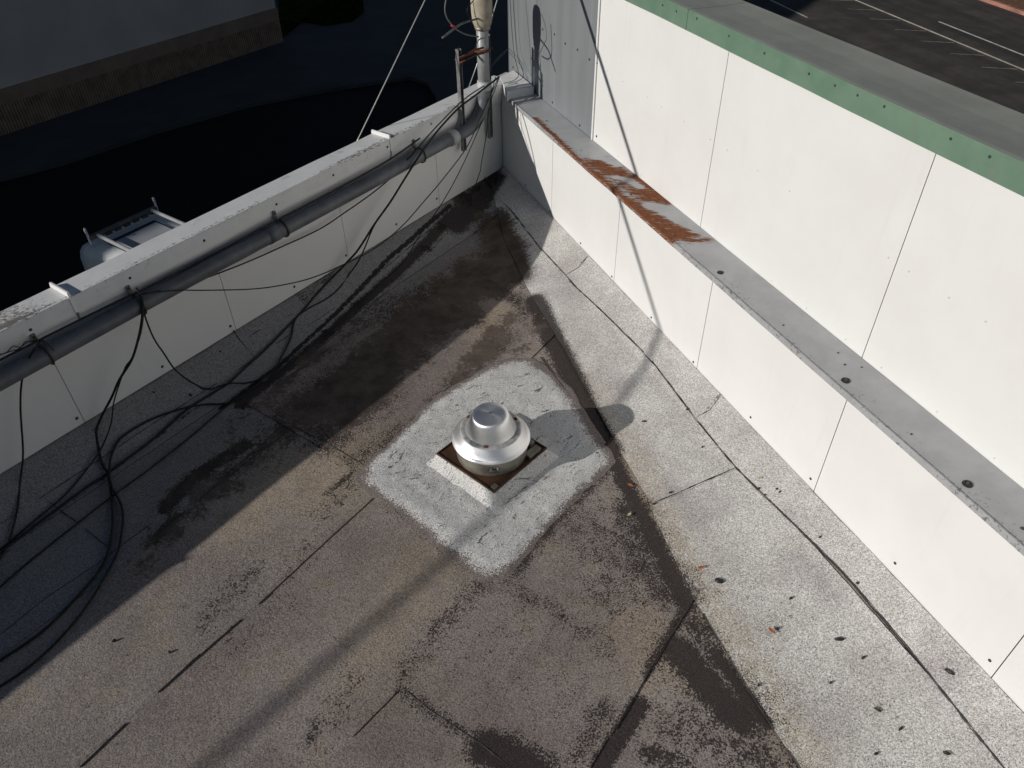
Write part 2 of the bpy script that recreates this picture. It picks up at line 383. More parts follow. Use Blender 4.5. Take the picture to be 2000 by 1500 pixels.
# dark bare areas and some painted shade: (polyline, half width m, strength)
DIRT_SHADE = [
 (px((1045, 590), (1075, 655), (1105, 715), (1135, 780), (1160, 830), (1190, 880)), .085, 1.0),
 (px((1190, 880), (1215, 935), (1260, 1020), (1300, 1100), (1338, 1180)), .055, .95),
 (px((1005, 590), (1050, 630)), .10, .45),
 (px((1230, 1000), (1265, 1090), (1310, 1150)), .17, .55),
 (px((1120, 1010), (1180, 1060), (1210, 1150)), .28, .34),
 (px((1325, 1270), (1365, 1320), (1405, 1365), (1440, 1400)), .085, 1.0), (px((1330, 1280), (1440, 1400)), .22, .38),
 (px((1340, 1190), (1300, 1255), (1262, 1320)), .03, .7), (px((1350, 1210), (1400, 1290)), .07, .5),
 (px((1400, 1280), (1450, 1355), (1495, 1410)), .03, .85),
 (px((1330, 1420), (1420, 1450), (1500, 1500)), .16, .38),
 (px((950, 1462), (1000, 1482), (1050, 1520)), .08, 1.1), (px((1000, 1470), (1080, 1500)), .1, .4),
 (px((1250, 1375), (1215, 1430), (1170, 1500)), .045, 1.0), (px((1180, 1390), (1130, 1490)), .09, .4),
 (px((1270, 1470), (1330, 1500)), .06, .6),
 (px((860, 790), (930, 720), (990, 660)), .12, .45), (px((690, 900), (790, 840)), .12, .40), (px((760, 900), (830, 840), (900, 770)), .05, .6),
 (px((1190, 912), (1085, 1022), (998, 1122)), .06, .50), (px((945, 1135), (880, 1085), (760, 985)), .05, .25),
 (px((1000, 1150), (1080, 1195), (1185, 1265)), .07, .34),  # painted shadow smear, as if from a second overhead cable
 (px((800, 1310), (880, 1200), (950, 1140)), .08, .36), (px((1000, 1250), (1100, 1350)), .4, .14),
 (px((790, 1350), (900, 1430)), .05, .40), (px((650, 1400), (700, 1330)), .1, .26), (px((620, 1410), (610, 1440)), .04, .5),
 (px((500, 1110), (430, 1180), (410, 1220)), .12, .30), (px((620, 1060), (560, 1120)), .1, .22), (px((560, 1170), (430, 1290)), .1, .18),
 (px((620, 1010), (700, 940)), .08, .30), (px((640, 965), (690, 925)), .03, .6),
 # in the shade: real stains, and broad darkening that deepens the shade
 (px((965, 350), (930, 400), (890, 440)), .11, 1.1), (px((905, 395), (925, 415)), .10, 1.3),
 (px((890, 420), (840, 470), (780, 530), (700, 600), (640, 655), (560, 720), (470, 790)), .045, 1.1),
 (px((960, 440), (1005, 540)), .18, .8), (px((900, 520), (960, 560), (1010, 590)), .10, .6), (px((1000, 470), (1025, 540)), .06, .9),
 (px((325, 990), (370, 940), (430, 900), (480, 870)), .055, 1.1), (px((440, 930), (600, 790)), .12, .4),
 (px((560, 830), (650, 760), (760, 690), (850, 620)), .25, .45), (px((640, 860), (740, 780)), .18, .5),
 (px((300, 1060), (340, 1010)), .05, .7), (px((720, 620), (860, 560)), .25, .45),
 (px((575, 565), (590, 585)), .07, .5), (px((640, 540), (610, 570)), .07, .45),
]
WARM = [(px((620, 950), (700, 900)), .3, .8), (px((470, 1010), (600, 920)), .25, .7), (px((760, 1200), (700, 1330)), .2, .5), (px((1250, 1230), (1290, 1290)), .2, .6),
        (px((1100, 700), (1180, 830), (1235, 910), (1285, 1000), (1350, 1130), (1420, 1240), (1500, 1360), (1570, 1470)), .13, .72), (px((980, 600), (960, 660)), .15, .6), (px((850, 1080), (800, 1160)), .25, .5)]
SPECK = [(px((1500, 1180), (1600, 1330), (1750, 1500)), .55, .75), (px((1400, 1000), (1500, 1150)), .45, .5), (px((1180, 600), (1500, 900)), .2, .15), (px((1900, 1320), (2000, 1480)), .4, .6)]
SEAM_LINES = []
SILT_SHADE = [(px((780, 880), (870, 770), (960, 680), (1000, 630)), .20, .62), (px((640, 800), (760, 700), (870, 600), (960, 520)), .42, .80), (px((950, 430), (1000, 520)), .25, .8), (px((620, 790), (480, 890), (380, 980), (280, 1060)), .34, .62), (px((700, 620), (560, 740), (450, 830)), .22, .62), (px((1010, 690), (1060, 640)), .10, .5), (px((1110, 740), (1060, 650)), .06, .4)]  # silt along the sun's edge, plus shade painted over the field beyond
def paint(co, tone, me, cool=0., rim=0):
    P = co[:, :2]; n = len(P); silt_shade = np.zeros(n)
    for pl, wd, st in SILT_SHADE: silt_shade = np.maximum(silt_shade, st*np.exp(-(poly_dist(P, pl)/wd)**2))
    dirt_or_shade = np.zeros(n); warm = np.zeros(n); speck = np.full(n, .16); tar = np.zeros(n)
    for pl, wd, st in DIRT_SHADE:
        d = poly_dist(P, pl); dirt_or_shade = np.maximum(dirt_or_shade, st*np.exp(-(d/wd)**2*.8))
    for pl, wd, st in WARM:
        d = poly_dist(P, pl); warm = np.maximum(warm, st*np.exp(-(d/wd)**2))
    for pl, wd, st in SPECK:
        d = poly_dist(P, pl); speck = np.maximum(speck, st*np.exp(-(d/wd)**2))
    for pl, wd, st in SEAM_LINES:
        d = poly_dist(P, pl); tar = np.maximum(tar, st*np.exp(-(d/wd)**2))
    if rim: tar[-rim:] = 1.0
    for nm, a in (('silt_shade', silt_shade*(1-.35*cool)), ('cool', np.full(n, cool)), ('tone', np.full(n, tone) if np.isscalar(tone) else tone), ('dirt_or_shade', dirt_or_shade), ('warm', warm), ('speck', speck), ('tar', tar)):
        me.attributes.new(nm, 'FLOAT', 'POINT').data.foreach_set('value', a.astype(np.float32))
def wob(x, y, s, a): return a*mnoise.noise(Vector((x*s, y*s, 3.1)))
def surf(P): return roof_z(P)+wob(P[0], P[1], 1.6, .004)+wob(P[0], P[1], 5, .0015)
def along(pl, a):
    L = [0]
    for i in range(1, len(pl)): L.append(L[-1]+np.linalg.norm(pl[i]-pl[i-1]))
    return np.array([np.interp(a*L[-1], L, [p[0] for p in pl]), np.interp(a*L[-1], L, [p[1] for p in pl])])
def sheet(name, q, lift, tone, parent, res=.025, ragged=.006, label=None, cool=0., near=None):
    """one roofing sheet laid over the roof: q = four plan corners, its rim folded down to the layer below"""
    q = [np.array(p[:2], float) for p in q]
    nu = max(2, int(max(np.linalg.norm(q[1]-q[0]), np.linalg.norm(q[2]-q[3]))/res)); nv = max(2, int(max(np.linalg.norm(q[3]-q[0]), np.linalg.norm(q[2]-q[1]))/res))
    V, F, idx = [], [], {}
    for i in range(nu+1):
        for j in range(nv+1):
            a, c = i/nu, j/nv
            p = (1-c)*((1-a)*q[0]+a*q[1])+c*(along(near, a) if near else (1-a)*q[3]+a*q[2])
            if i in (0, nu) or j in (0, nv): p = p+np.array([wob(p[0], p[1], 9, ragged), wob(p[1], p[0]+5, 9, ragged)])
            P = np.array([p[0], p[1], 0]); V.append((p[0], p[1], surf(P)+lift))
    k = nv+1
    for i in range(nu):
        for j in range(nv): F.append((i*k+j, (i+1)*k+j, (i+1)*k+j+1, i*k+j+1))
    rim = [(i, 0) for i in range(nu)]+[(nu, j) for j in range(nv)]+[(i, nv) for i in range(nu, 0, -1)]+[(0, j) for j in range(nv, 0, -1)]
    base = len(V)
    for i, j in rim: V.append(V[i*k+j])
    nr_ = len(rim)
    for i, j in rim: v = V[i*k+j]; V.append((v[0], v[1], v[2]-lift-.012))
    for t in range(nr_):
        t2 = (t+1) % nr_; F.append((base+t, base+nr_+t, base+nr_+t2, base+t2))
    me = mesh(name, V, F, False)
    sm_ = [True]*(nu*nv)+[False]*len(rim); me.polygons.foreach_set('use_smooth', sm_)
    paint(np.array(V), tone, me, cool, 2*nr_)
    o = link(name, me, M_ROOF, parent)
    if label: o['label'] = label
    return o
def cut(*pts): return px(*pts)
def Loff(o, s): return (C0+DY*s+NY*o)[:2]            # plan point: o metres inside the left wall = negative
def Roff(o, s): return (C0+DX*s+NX*o)[:2]
SE_U = px((962, 372), (1058, 490), (1105, 540), (1180, 615), (1270, 705), (1357, 820))
SE_U2 = px((1357, 820), (1435, 915), (1640, 1110), (1900, 1430), (1960, 1500))
SEAM_LINES += [(px((930, 340), (958, 372)), .03, .9), (px((880, 405), (760, 510), (650, 620), (540, 720), (430, 800)), .026, .85), (px((0, 1090), (210, 930), (420, 770)), .022, .55), (px((1380, 800), (1410, 770)), .025, .55), (px((1120, 530), (1147, 505)), .028, .5), (px((1105, 545), (1125, 562)), .02, .5)]
roof = bpy.data.objects.new('roof', None); COL.objects.link(roof); roof.location = Vector(C0+np.array([0, -3., FLAT])); roof['kind'] = 'structure'
# the felt everything lies on
def base_roof():
    V, F = [], []; res = .05
    A = [Loff(0, 9.6), Loff(0, 0), Roff(0, 9.6)]
    nu, nv = 190, 190
    for i in range(nu+1):
        for j in range(nv+1):
            s, t = 9.4*i/nu, 9.4*j/nv
            p = C0+DX*s+DY*t; V.append((p[0], p[1], roof_z(p)+wob(p[0], p[1], 1.6, .004)))
    k = nv+1
    for i in range(nu):
        for j in range(nv): F.append((i*k+j, (i+1)*k+j, (i+1)*k+j+1, i*k+j+1))
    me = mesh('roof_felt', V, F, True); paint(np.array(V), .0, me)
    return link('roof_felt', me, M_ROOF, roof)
base_roof()
# field sheets run along the left wall, about a metre wide
def field(o0, o1, s0, s1, lift, tone=.0, label=None, e0=0, e1=0):
    return sheet('roofing_sheet', [Loff(o0, s0), Loff(o0, s1), Loff(o1, s1+e1), Loff(o1, s0+e0)], lift, tone, roof, label=label)
sC = (np.append(px((712, 912))[0], 0)-C0)@DY; sD = (np.append(px((785, 1345))[0], 0)-C0)
def s_of(u, v): return (np.append(px((u, v))[0], 0)-C0)@DY
def o_of(u, v): return (np.append(px((u, v))[0], 0)-C0)@NY
oA, oB, oC, oD = o_of(430, 945), o_of(400, 1272), o_of(830, 1290), o_of(1265, 1320)
s1 = s_of(640, 868)
field(oA+.03, oB, s1, 8.5, .004, .10, 'weathered brown grey roofing sheet, seam running to the lower left')
field(-.55, oB-.02, .9, s1+.05, .008, .0)
field(oB+.02, oC-.03, s1-.6, s_of(885, 1417), .007, .03)
field(oB+.02, oC, s_of(885, 1417)-.04, 8.6, .0035, .05)
field(oC+.03, oD, 1.6, s_of(885, 1417)+.02, .009, .03)
field(oC+.02, oD-.02, s_of(885, 1417)-.03, 8.5, .006, .0)
field(oD+.03, oD-1.0, 1.9, 8.4, .003, .06)
# strips that climb the left wall
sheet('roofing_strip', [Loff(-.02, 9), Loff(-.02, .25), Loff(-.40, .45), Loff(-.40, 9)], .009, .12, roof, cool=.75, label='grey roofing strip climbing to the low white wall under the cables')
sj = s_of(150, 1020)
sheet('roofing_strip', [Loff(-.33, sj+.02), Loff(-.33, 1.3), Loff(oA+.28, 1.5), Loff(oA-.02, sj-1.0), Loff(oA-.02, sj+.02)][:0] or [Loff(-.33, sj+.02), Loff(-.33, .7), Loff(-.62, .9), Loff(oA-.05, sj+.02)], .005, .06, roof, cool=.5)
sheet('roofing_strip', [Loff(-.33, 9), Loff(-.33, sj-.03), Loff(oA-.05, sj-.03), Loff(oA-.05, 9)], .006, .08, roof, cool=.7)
# strips that climb the right wall
def strip(edge_far, edge_near, lift, tone, label=None):
    return sheet('roofing_strip', [edge_far[0], edge_far[1], edge_near[1], edge_near[0]], lift, tone, roof, label=label)
def so(u, v): return (np.append(px((u, v))[0], 0)-C0)@DX, -((np.append(px((u, v))[0], 0)-C0)@NX)
sx1, ox1 = so(1435, 916); sx2, ox2 = so(1280, 982); su, ou = so(1357, 820); sw, ow = so(1410, 772)
edge0, edge1 = so(1030, 575)[1], so(1330, 1175)[1]
def strip_to(far, near, lift, tone, label):
    near = [np.array(p[:2], float) for p in near]
    return sheet('roofing_strip', [far[0], far[1], near[-1], near[0]], lift, tone, roof, label=label, near=near)
def beyond(pl, d=3.0):
    t = pl[-1]-pl[-2]; return pl+[pl[-1]+t/np.linalg.norm(t)*d]
# lower strip
strip_to((Roff(-.20, .15), Roff(-.20, sx1+.01)), px((985, 470), (1035, 575), (1105, 690), (1165, 800), (1215, 890), (1272, 987)), .0125, 1.0, 'pale grey roofing strip between the fan and the right wall')
strip_to((Roff(-.20, sx1-.03), Roff(-.20, 9.2)), beyond(px((1266, 985), (1338, 1140), (1400, 1250), (1480, 1380), (1562, 1504))), .010, 1.0, 'black speckled pale roofing strip at the lower right')
# upper strip
strip_to((Roff(-.004, .02), Roff(-.004, sw)), px((964, 376), (1010, 430), (1058, 491), (1105, 541), (1125, 565), (1180, 616), (1270, 706), (1357, 821)), .0155, .95, 'pale roofing strip at the foot of the right wall, towards the corner')
strip_to((Roff(-.004, sw-.03), Roff(-.004, 9.2)), beyond(px((1350, 812), (1435, 916), (1520, 999), (1640, 1116), (1770, 1266), (1900, 1431), (1960, 1506))), .0175, .95, 'pale roofing strip at the foot of the right wall, nearest the camera')
# tar oozing from the laps: thin uneven beads
M_SEAM = simple('dusty_seam_tar', (.060, .050, .046), .85, var=.4, scale=60)
def bead(pts, w_, lift=.0215, gap=.0, mat=None):
    P = [np.append(p, 0) for p in px(*pts)]; Q = []
    for i in range(len(P)-1):
        n = max(2, int(np.linalg.norm(P[i+1]-P[i])/.012))
        for k in range(n): Q.append(P[i]+(P[i+1]-P[i])*k/n)
    Q.append(P[-1]); V, F = [], []
    for i, q in enumerate(Q):
        t = Q[min(i+1, len(Q)-1)]-Q[max(i-1, 0)]; t /= np.linalg.norm(t)+1e-9; n = np.array([-t[1], t[0], 0])
        q = q+n*wob(q[0]*3, q[1]*3, 3, .002)
        ww = w_*(.55+.9*max(-.4, mnoise.noise(Vector((q[0]*16, q[1]*16, 2.))))+.5*mnoise.noise(Vector((q[0]*70, q[1]*70, 5.))))
        drop = -.02 if mnoise.noise(Vector((q[0]*4, q[1]*4, 9.))) < gap-.5 else 0
        ww = max(.0012, ww)*min(1, .3+min(i, len(Q)-1-i)*.15)
        for k, h in ((-1, -.008), (-.6, .0015), (.6, .0015), (1, -.008)):
            r = q+n*ww*k; V.append((r[0], r[1], surf(r)+lift+h-.004+drop))
    for i in range(len(Q)-1):
        for k in range(3): F.append((i*4+k, (i+1)*4+k, (i+1)*4+k+1, i*4+k+1))
    me = mesh('seam_tar', V, F, True)
    if me.polygons[1].normal.z < 0: me.flip_normals()
    return link('seam_tar', me, mat or M_TAR, roof)
bead([(962, 372), (1010, 428), (1058, 490), (1105, 540)], .006); bead([(1105, 540), (1125, 564), (1180, 615), (1270, 705), (1357, 820)], .0048)
bead([(1357, 820), (1435, 915), (1520, 998), (1640, 1115), (1770, 1265), (1900, 1430), (1960, 1505)], .0052)
bead([(1357, 820), (1385, 805), (1410, 772)], .006, .022); bead([(1105, 540), (1130, 525), (1148, 503)], .004, .022)
bead([(1278, 984), (1350, 953), (1435, 917)], .0062, .019); bead([(985, 442), (1012, 428)], .005, .019)
bead([(157, 1500), (333, 1333), (500, 1187), (617, 1078), (730, 975)], .0016, .0150, .05, M_SEAM); bead([(310, 1354), (345, 1322), (392, 1279)], .0024, .0155, -.6)
bead([(787, 1345), (835, 1385), (883, 1417), (940, 1455), (993, 1497)], .0055, .0135); bead([(690, 1440), (780, 1350)], .0016, .014, -.6, M_SEAM)
bead([(575, 835), (640, 868), (712, 912)], .0045, .014, .1); bead([(300, 1050), (430, 945), (575, 835)], .004, .012, .1)
bead([(1190, 1450), (1290, 1275), (1337, 1187)], .0045, .0135, .1)
bead([(1562, 1504), (1480, 1380), (1400, 1250), (1340, 1140)], .0035, .0165, .1)
bead([(90, 975), (150, 1020), (212, 1070)], .005, .0125); bead([(0, 1243), (90, 1170), (187, 1105), (300, 1020)], .003, .0115, .1)
bead([(0, 1027), (150, 930), (300, 830), (480, 715), (575, 650)], .003, .0145, .1); bead([(450, 640), (470, 672), (500, 702)], .006, .0145); bead([(490, 668), (530, 642), (575, 622)], .005, .0145, .3)
bead([(600, 640), (660, 600), (760, 520), (870, 430)], .006, .013, .2); bead([(880, 450), (800, 530), (700, 620), (600, 700)], .006, .012, .3)
bead([(1050, 690), (1075, 725), (1105, 765)], .003, .0125, .1); bead([(960, 372), (935, 340)], .006, .019)
# small tar spots and plugs on the strips
def tar_spot(u, v, r, asp=1.0, ang=0, h=.005):
    r *= .78
    c = at(u, v, .018); V, F = [tuple(c+UP*h)], []
    n = 12; ph = random.random()*9
    for ring, (k, hh) in enumerate(((.55, .8), (1, 0), (1.02, -.03/h*1.0))):
        for i in range(n):
            a = 2*math.pi*i/n; rr = r*k*(1+.22*math.sin(2*a+ph)+.12*math.sin(5*a+ph*2))
            x, y = rr*math.cos(a), rr*asp*math.sin(a); ca, sa = math.cos(ang), math.sin(ang)
            p = c+np.array([x*ca-y*sa, x*sa+y*ca, 0]); p[2] += roof_z(p)-roof_z(c)+h*hh; V.append(tuple(p))
    for i in range(n):
        F.append((0, 1+i, 1+(i+1) % n))
        for q in range(2): F.append((1+q*n+i, 1+(q+1)*n+i, 1+(q+1)*n+(i+1) % n, 1+q*n+(i+1) % n))
    link('tar_spot', mesh('tar_spot', V, F, True), M_TAR, roof)
for u, v, r, asp, ang in ((1405, 1133, .028, .75, 0), (1855, 1311, .024, .45, -.9), (1640, 1247, .030, .3, -.3), (1372, 872, .007, 1, 0), (1483, 953, .007, 1, 0), (1517, 954, .007, 1, 0), (1523, 960, .007, 1, 0), (1494, 966, .007, 1, 0),
      (1602, 1048, .008, 1, 0), (1675, 1138, .008, 1, 0), (1545, 1167, .009, 1, 0), (1310, 961, .014, .5, .2), (1520, 1226, .007, 1, 0), (1687, 1283, .011, .8, .3), (1760, 1422, .014, .6, .5), (1715, 1385, .018, .25, -.7), (1850, 1470, .02, .35, -.6),
      (1343, 798, .010, .8, 0), (1482, 1337, .008, 1, 0), (1623, 1332, .006, 1, 0), (1712, 1471, .012, .7, .4), (250, 829, .009, 1, 0), (430, 686, .008, 1, 0), (372, 770, .011, .8, 0), (300, 765, .008, 1, 0), (222, 1250, .012, .7, .4), (330, 1272, .008, 1, 0), (1278, 983, .012, .7, .4), (1258, 822, .016, .35, -.3)):
    tar_spot(u, v, r, asp, ang)

# wall panels ------------------------------------------------------
dot_me = {}
def screw(parent, P, n, r=.009, mat=None, name='screw'):
    key = (round(r, 4), mat.name)
    if key not in dot_me:
        me = lathe_mesh([(r*1.25, -.0005), (r*1.2, .0015), (r*.75, .002), (r*.7, r*.6), (r*.35, r*.85), (0.0004, r*.9)], (0, 0, 0), 'screw', 10); me.materials.append(mat); dot_me[key] = me
    o = bpy.data.objects.new(name, dot_me[key]); COL.objects.link(o)
    o.parent = parent
    if parent.type == 'EMPTY': o.matrix_parent_inverse = Matrix.Translation(parent.location).inverted()
    o.rotation_euler = Vector(n).to_track_quat('Z', 'Y').to_euler(); o.location = Vector(P)
    return o
def panel(name, F, s0, s1, o, z0, z1, mat, parent, th=.012, seed=0, ns=10, nz=6, amp=.003):
    """one sheet of cladding, a touch uneven as thin board is"""
    V, Fc = [], []
    for i in range(ns+1):
        for j in range(nz+1):
            s = s0+(s1-s0)*i/ns; z = z0+(z1-z0)*j/nz
            e = math.sin(math.pi*i/ns)
            V.append(F(s, o-amp*.5*e*(.3+mnoise.noise(Vector((s*1.3+seed, z*1.6, seed)))), z))
    k = nz+1
    for i in range(ns):
        for j in range(nz): Fc.append((i*k+j, (i+1)*k+j, (i+1)*k+j+1, i*k+j+1))
    rim = [(i, 0) for i in range(ns)]+[(ns, j) for j in range(nz)]+[(i, nz) for i in range(ns, 0, -1)]+[(0, j) for j in range(nz, 0, -1)]
    b0 = len(V); nr_ = len(rim)
    for i, j in rim: V.append(V[i*k+j])
    for i, j in rim: V.append(F(s0+(s1-s0)*i/ns, o+th, z0+(z1-z0)*j/nz))
    for t in range(nr_):
        t2 = (t+1) % nr_; Fc.append((b0+t, b0+t2, b0+nr_+t2, b0+nr_+t))
    bm = bmesh.new(); me0 = mesh('x', V, Fc); bm.from_mesh(me0); bpy.data.meshes.remove(me0)
    bm.to_mesh(me0_ := bpy.data.meshes.new(name)); bm.free(); me = me0_
    if me.polygons[0].normal @ Vector(F(0, -1, 0)-F(0, 0, 0)) < 0: me.flip_normals()
    me.polygons.foreach_set('use_smooth', [True]*(ns*nz)+[False]*len(rim))
    return link(name, me, mat, parent)
G = .0025
# left parapet
lw = thing('parapet_wall', 'low white panelled parapet in shade with cables and pipe along it', 'wall', Lp(3, 0, FLAT))
fbox('wall_core', Lp, -.28, 9.4, .0145, .15, GZ, .855, M_STUCCO_OUT, lw)
ls = [0.012, 1.035, 2.256, 3.465, 4.715, 5.94, 7.16, 8.4, 9.4]
for i in range(len(ls)-1): panel('panel', Lp, ls[i]+G, ls[i+1]-G, 0, -.03, .80, M_PANEL, lw, seed=i*3.7, amp=.006)
for u, v in ((853, 388), (774, 438), (676, 499), (575, 560), (450, 637), (317, 716), (150, 817)): screw(lw, LW(u, v, -.002), -NY, .009, M_SCREW)
def coping_mesh(F, s0, s1, prof, n, name, extra=None):
    """a folded metal cap: prof = (o, z, t) across; uv = (s, t) in metres"""
    V, Fc, UVs = [], [], []
    for i in range(n+1):
        s = s0+(s1-s0)*i/n
        for o, z, t in prof: V.append(F(s, o+wob(s*2.3, 7.7, 1, .0035), z+wob(s*1.9, 1.3, 1, .003))); UVs.append((s, t))
    k = len(prof)
    for i in range(n):
        for j in range(k-1): Fc.append((i*k+j, (i+1)*k+j, (i+1)*k+j+1, i*k+j+1))
    Fc.append(tuple(range(k))); Fc.append(tuple(n*k+j for j in range(k))[::-1])
    me = mesh(name, V, Fc); uvl = me.uv_layers.new(name='UVMap')
    for lp in me.loops: uvl.data[lp.index].uv = UVs[lp.vertex_index]
    if extra:
        for nm, fn in extra.items():
            me.attributes.new(nm, 'FLOAT', 'POINT').data.foreach_set('value', np.array([fn(np.array(V[q]), *UVs[q]) for q in range(len(V))], np.float32))
    return me
def cop_profile(o_in, o_out, z_top, lip_in, lip_out, m=6):
    r = .004
    p = [(o_in+.006, z_top-lip_in+.0, -.14), (o_in, z_top-lip_in, -.13), (o_in, z_top-lip_in*.5, -.065), (o_in, z_top-r, -.004), (o_in+r*.4, z_top-r*.4, -.001), (o_in+r, z_top, 0)]
    for i in range(1, m): t = (o_out-o_in)*i/m; p.append((o_in+t, z_top, t))
    w_ = o_out-o_in
    p += [(o_out-r, z_top, w_-r), (o_out, z_top-r, w_), (o_out, z_top-lip_out, w_+.05)]
    return p
lc = []
jo = [-.10, 1.62, 4.475, 7.3, 9.4]
def ldirt(P, s, t): return (1.0*sm(4.4, 5.0, s)*sm(-.01, .03, t) if t >= 0 else .0)
for i in range(4):
    me = coping_mesh(Lp, jo[i]+.002, jo[i+1]-.002, cop_profile(-.035, .172, .87, .10, .10), int((jo[i+1]-jo[i])/.03), 'coping', {'dirt_or_shade': ldirt})
    c = link('coping', me, M_WCOP, lw); lc.append(c)
for s in jo[1:4]:        # standing seam clips between the coping lengths
    bm = bmesh.new(); add_prism(bm, [Lp(s-.010, -.034, .8705), Lp(s+.010, -.034, .8705), Lp(s+.010, .175, .8705), Lp(s-.010, .175, .8705)], [Lp(s-.008, -.030, .902), Lp(s+.006, -.030, .902), Lp(s+.006, .172, .902), Lp(s-.008, .172, .902)], .003)
    link('standing_seam', bm_mesh(bm, 'standing_seam'), M_PANEL, lw)
    fbox('seam_cover', Lp, s-.012, s+.012, -.0395, -.0355, .76, .868, M_PANEL, lw)
# flashing under the lip, slightly rounded
for i in range(4):
    pr = [(-.012, .69, -.08), (-.016, .70, -.07), (-.026, .735, -.03), (-.028, .765, 0), (-.026, .775, .01), (-.01, .78, .02)]
    link('flashing', coping_mesh(Lp, jo[i]+.01+(0 if i else .12), jo[i+1]-.01, pr, 30, 'flashing', {'dirt_or_shade': lambda P, s, t: 0.}), M_PANEL, lw)
for u, v in ((651, 342), (540, 399), (399, 470), (254, 543), (60, 644), (842, 242), (757, 287)): screw(lw, LW(u, v, -.036), -NY, .008, M_SCREW)
# corner piece of the coping, carried across to the tall wall
cpz = .872
poly = [onz(976, 150, cpz), onz(990, 179, cpz), onz(1043, 169, cpz), onz(1003, 137, cpz)]
bm = bmesh.new(); add_prism(bm, [p-UP*.09 for p in poly], [p for p in poly], .003)
me = bm_mesh(bm, 'corner_cap'); uvl = me.uv_layers.new(name='UVMap')
me.attributes.new('dirt_or_shade', 'FLOAT', 'POINT')
for lp in me.loops: uvl.data[lp.index].uv = (me.vertices[lp.vertex_index].co.x, .1)
link('corner_cap', me, M_WCOP, lw)

# lower right wall
WO = .25                                        # the tall wall stands this far behind the low one
rw = thing('parapet_wall', 'sunlit white panelled low wall under the rust streaked grey ledge', 'wall', Rp(3, 0, 0))
fbox('wall_core', Rp, .02, 9.4, .0145, WO+.004, -.35, .78, M_CORE, rw)
rs = [0.012, 1.196, 2.415, 3.640, 4.885, 6.15, 7.38, 8.6, 9.4]
for i in range(len(rs)-1): panel('panel', Rp, rs[i]+G, rs[i+1]-G, 0, -.03, .785, M_PANEL, rw, seed=20+i*2.9, amp=.004)
fbox('corner_trim', Rp, .0, .03, -.006, .0, -.02, .76, M_PANEL, rw)
for u, v in ((1027, 362), (1074, 413), (1134, 475), (1195, 540), (1272, 620), (1354, 707), (1466, 815), (1583, 935), (1748, 1100), (1933, 1290)): screw(rw, RW(u, v, -.002), -NX, .007, M_SCREW)
# rust on the ledge: traced patches on its top, in plan
CZ = .80
def cpx(*pts): return [onz(u, v, CZ)[:2] for u, v in pts]
RUST = [(cpx((1046, 230), (1075, 258), (1105, 287), (1132, 313)), .020, 1.0), (cpx((1130, 318), (1165, 345), (1215, 390), (1265, 430), (1310, 466)), .055, 1.1), (cpx((1165, 318), (1225, 352), (1275, 388)), .11, .95),
        (cpx((1240, 345), (1275, 372), (1302, 396)), .045, 1.0), (cpx((1235, 395), (1300, 438), (1345, 460)), .07, .95), (cpx((1320, 455), (1345, 470), (1382, 468)), .030, .85)]
CLEAN = [(cpx((1205, 346), (1228, 352), (1250, 366)), .034, 1.25), (cpx((1268, 402), (1300, 410), (1335, 432)), .046, 1.35), (cpx((1160, 306), (1185, 312), (1205, 322)), .026, 1.2), (cpx((1318, 412), (1360, 446)), .04, .8)]
def rustf(P, s, t):
    p = P[None, :2]; v = 0
    for pl, wd, st in RUST: v = max(v, st*math.exp(-(poly_dist(p, pl)[0]/wd)**2*.7))
    for pl, wd, st in CLEAN: v -= st*math.exp(-(poly_dist(p, pl)[0]/wd)**2)
    return v if t > -.02 else v*.55
me = coping_mesh(Rp, .17, 9.4, cop_profile(-.034, WO-.001, CZ, .034, .03, 10), 420, 'ledge_coping', {'rust': rustf})
rc = link('ledge_coping', me, M_GCOP, rw); rc['label'] = 'grey metal ledge coping with a long orange rust patch'
for u, v, r in ((1407, 532, .017), (1530, 635, .008), (1652, 743, .020), (1780, 848, .008), (1890, 945, .020), (1997, 1032, .012), (1232, 380, .012), (1068, 236, .010), (1135, 294, .006), (1637, 689, .007), (1683, 717, .007), (1650, 712, .009)):
    screw(rc, onz(u, v, CZ+.001), UP, r*.62, M_SCREW, 'bolt')
    if r > .014:
        c = onz(u, v, CZ+.0015); link('sealant', lathe_mesh([(r*1.25, -.002), (r*1.1, .003), (r*.7, .004)], c, 'sealant', 16), M_TAR, rc)

# tall wall behind
tw = thing('tall_wall', 'tall sunlit white panelled wall with green metal cap and grey metal end', 'wall', Rp(3, WO, 0))
TZ = 1.985
fbox('wall_core', Rp, -.405, 9.4, WO+.0145, WO+.40, GZ, TZ+.06, M_STUCCO_OUT, tw)
ts = [1.462, 3.095, 4.69, 6.29, 7.9, 9.4]
for i in range(len(ts)-1): panel('panel', Rp, ts[i]+G, ts[i+1]-G, WO, CZ-.02, TZ+.03, M_PANEL, tw, seed=50+i*4.1, ns=14, nz=10, amp=.004)
mp = panel('metal_sheet', Rp, -.41, 1.437, WO+.001, CZ-.02, TZ+.03, M_GALV, tw, seed=90, ns=20, nz=8, amp=.003); mp['label'] = 'streaky grey galvanised metal sheet at the far end of the wall'
fbox('edge_trim', Rp, 1.437, 1.460, WO-.009, WO+.012, CZ-.01, TZ+.03, M_PANEL, tw)
fbox('edge_trim', Rp, -.414, -.405, WO-.003, WO+.40, CZ-.6, TZ+.03, M_GALV, tw)
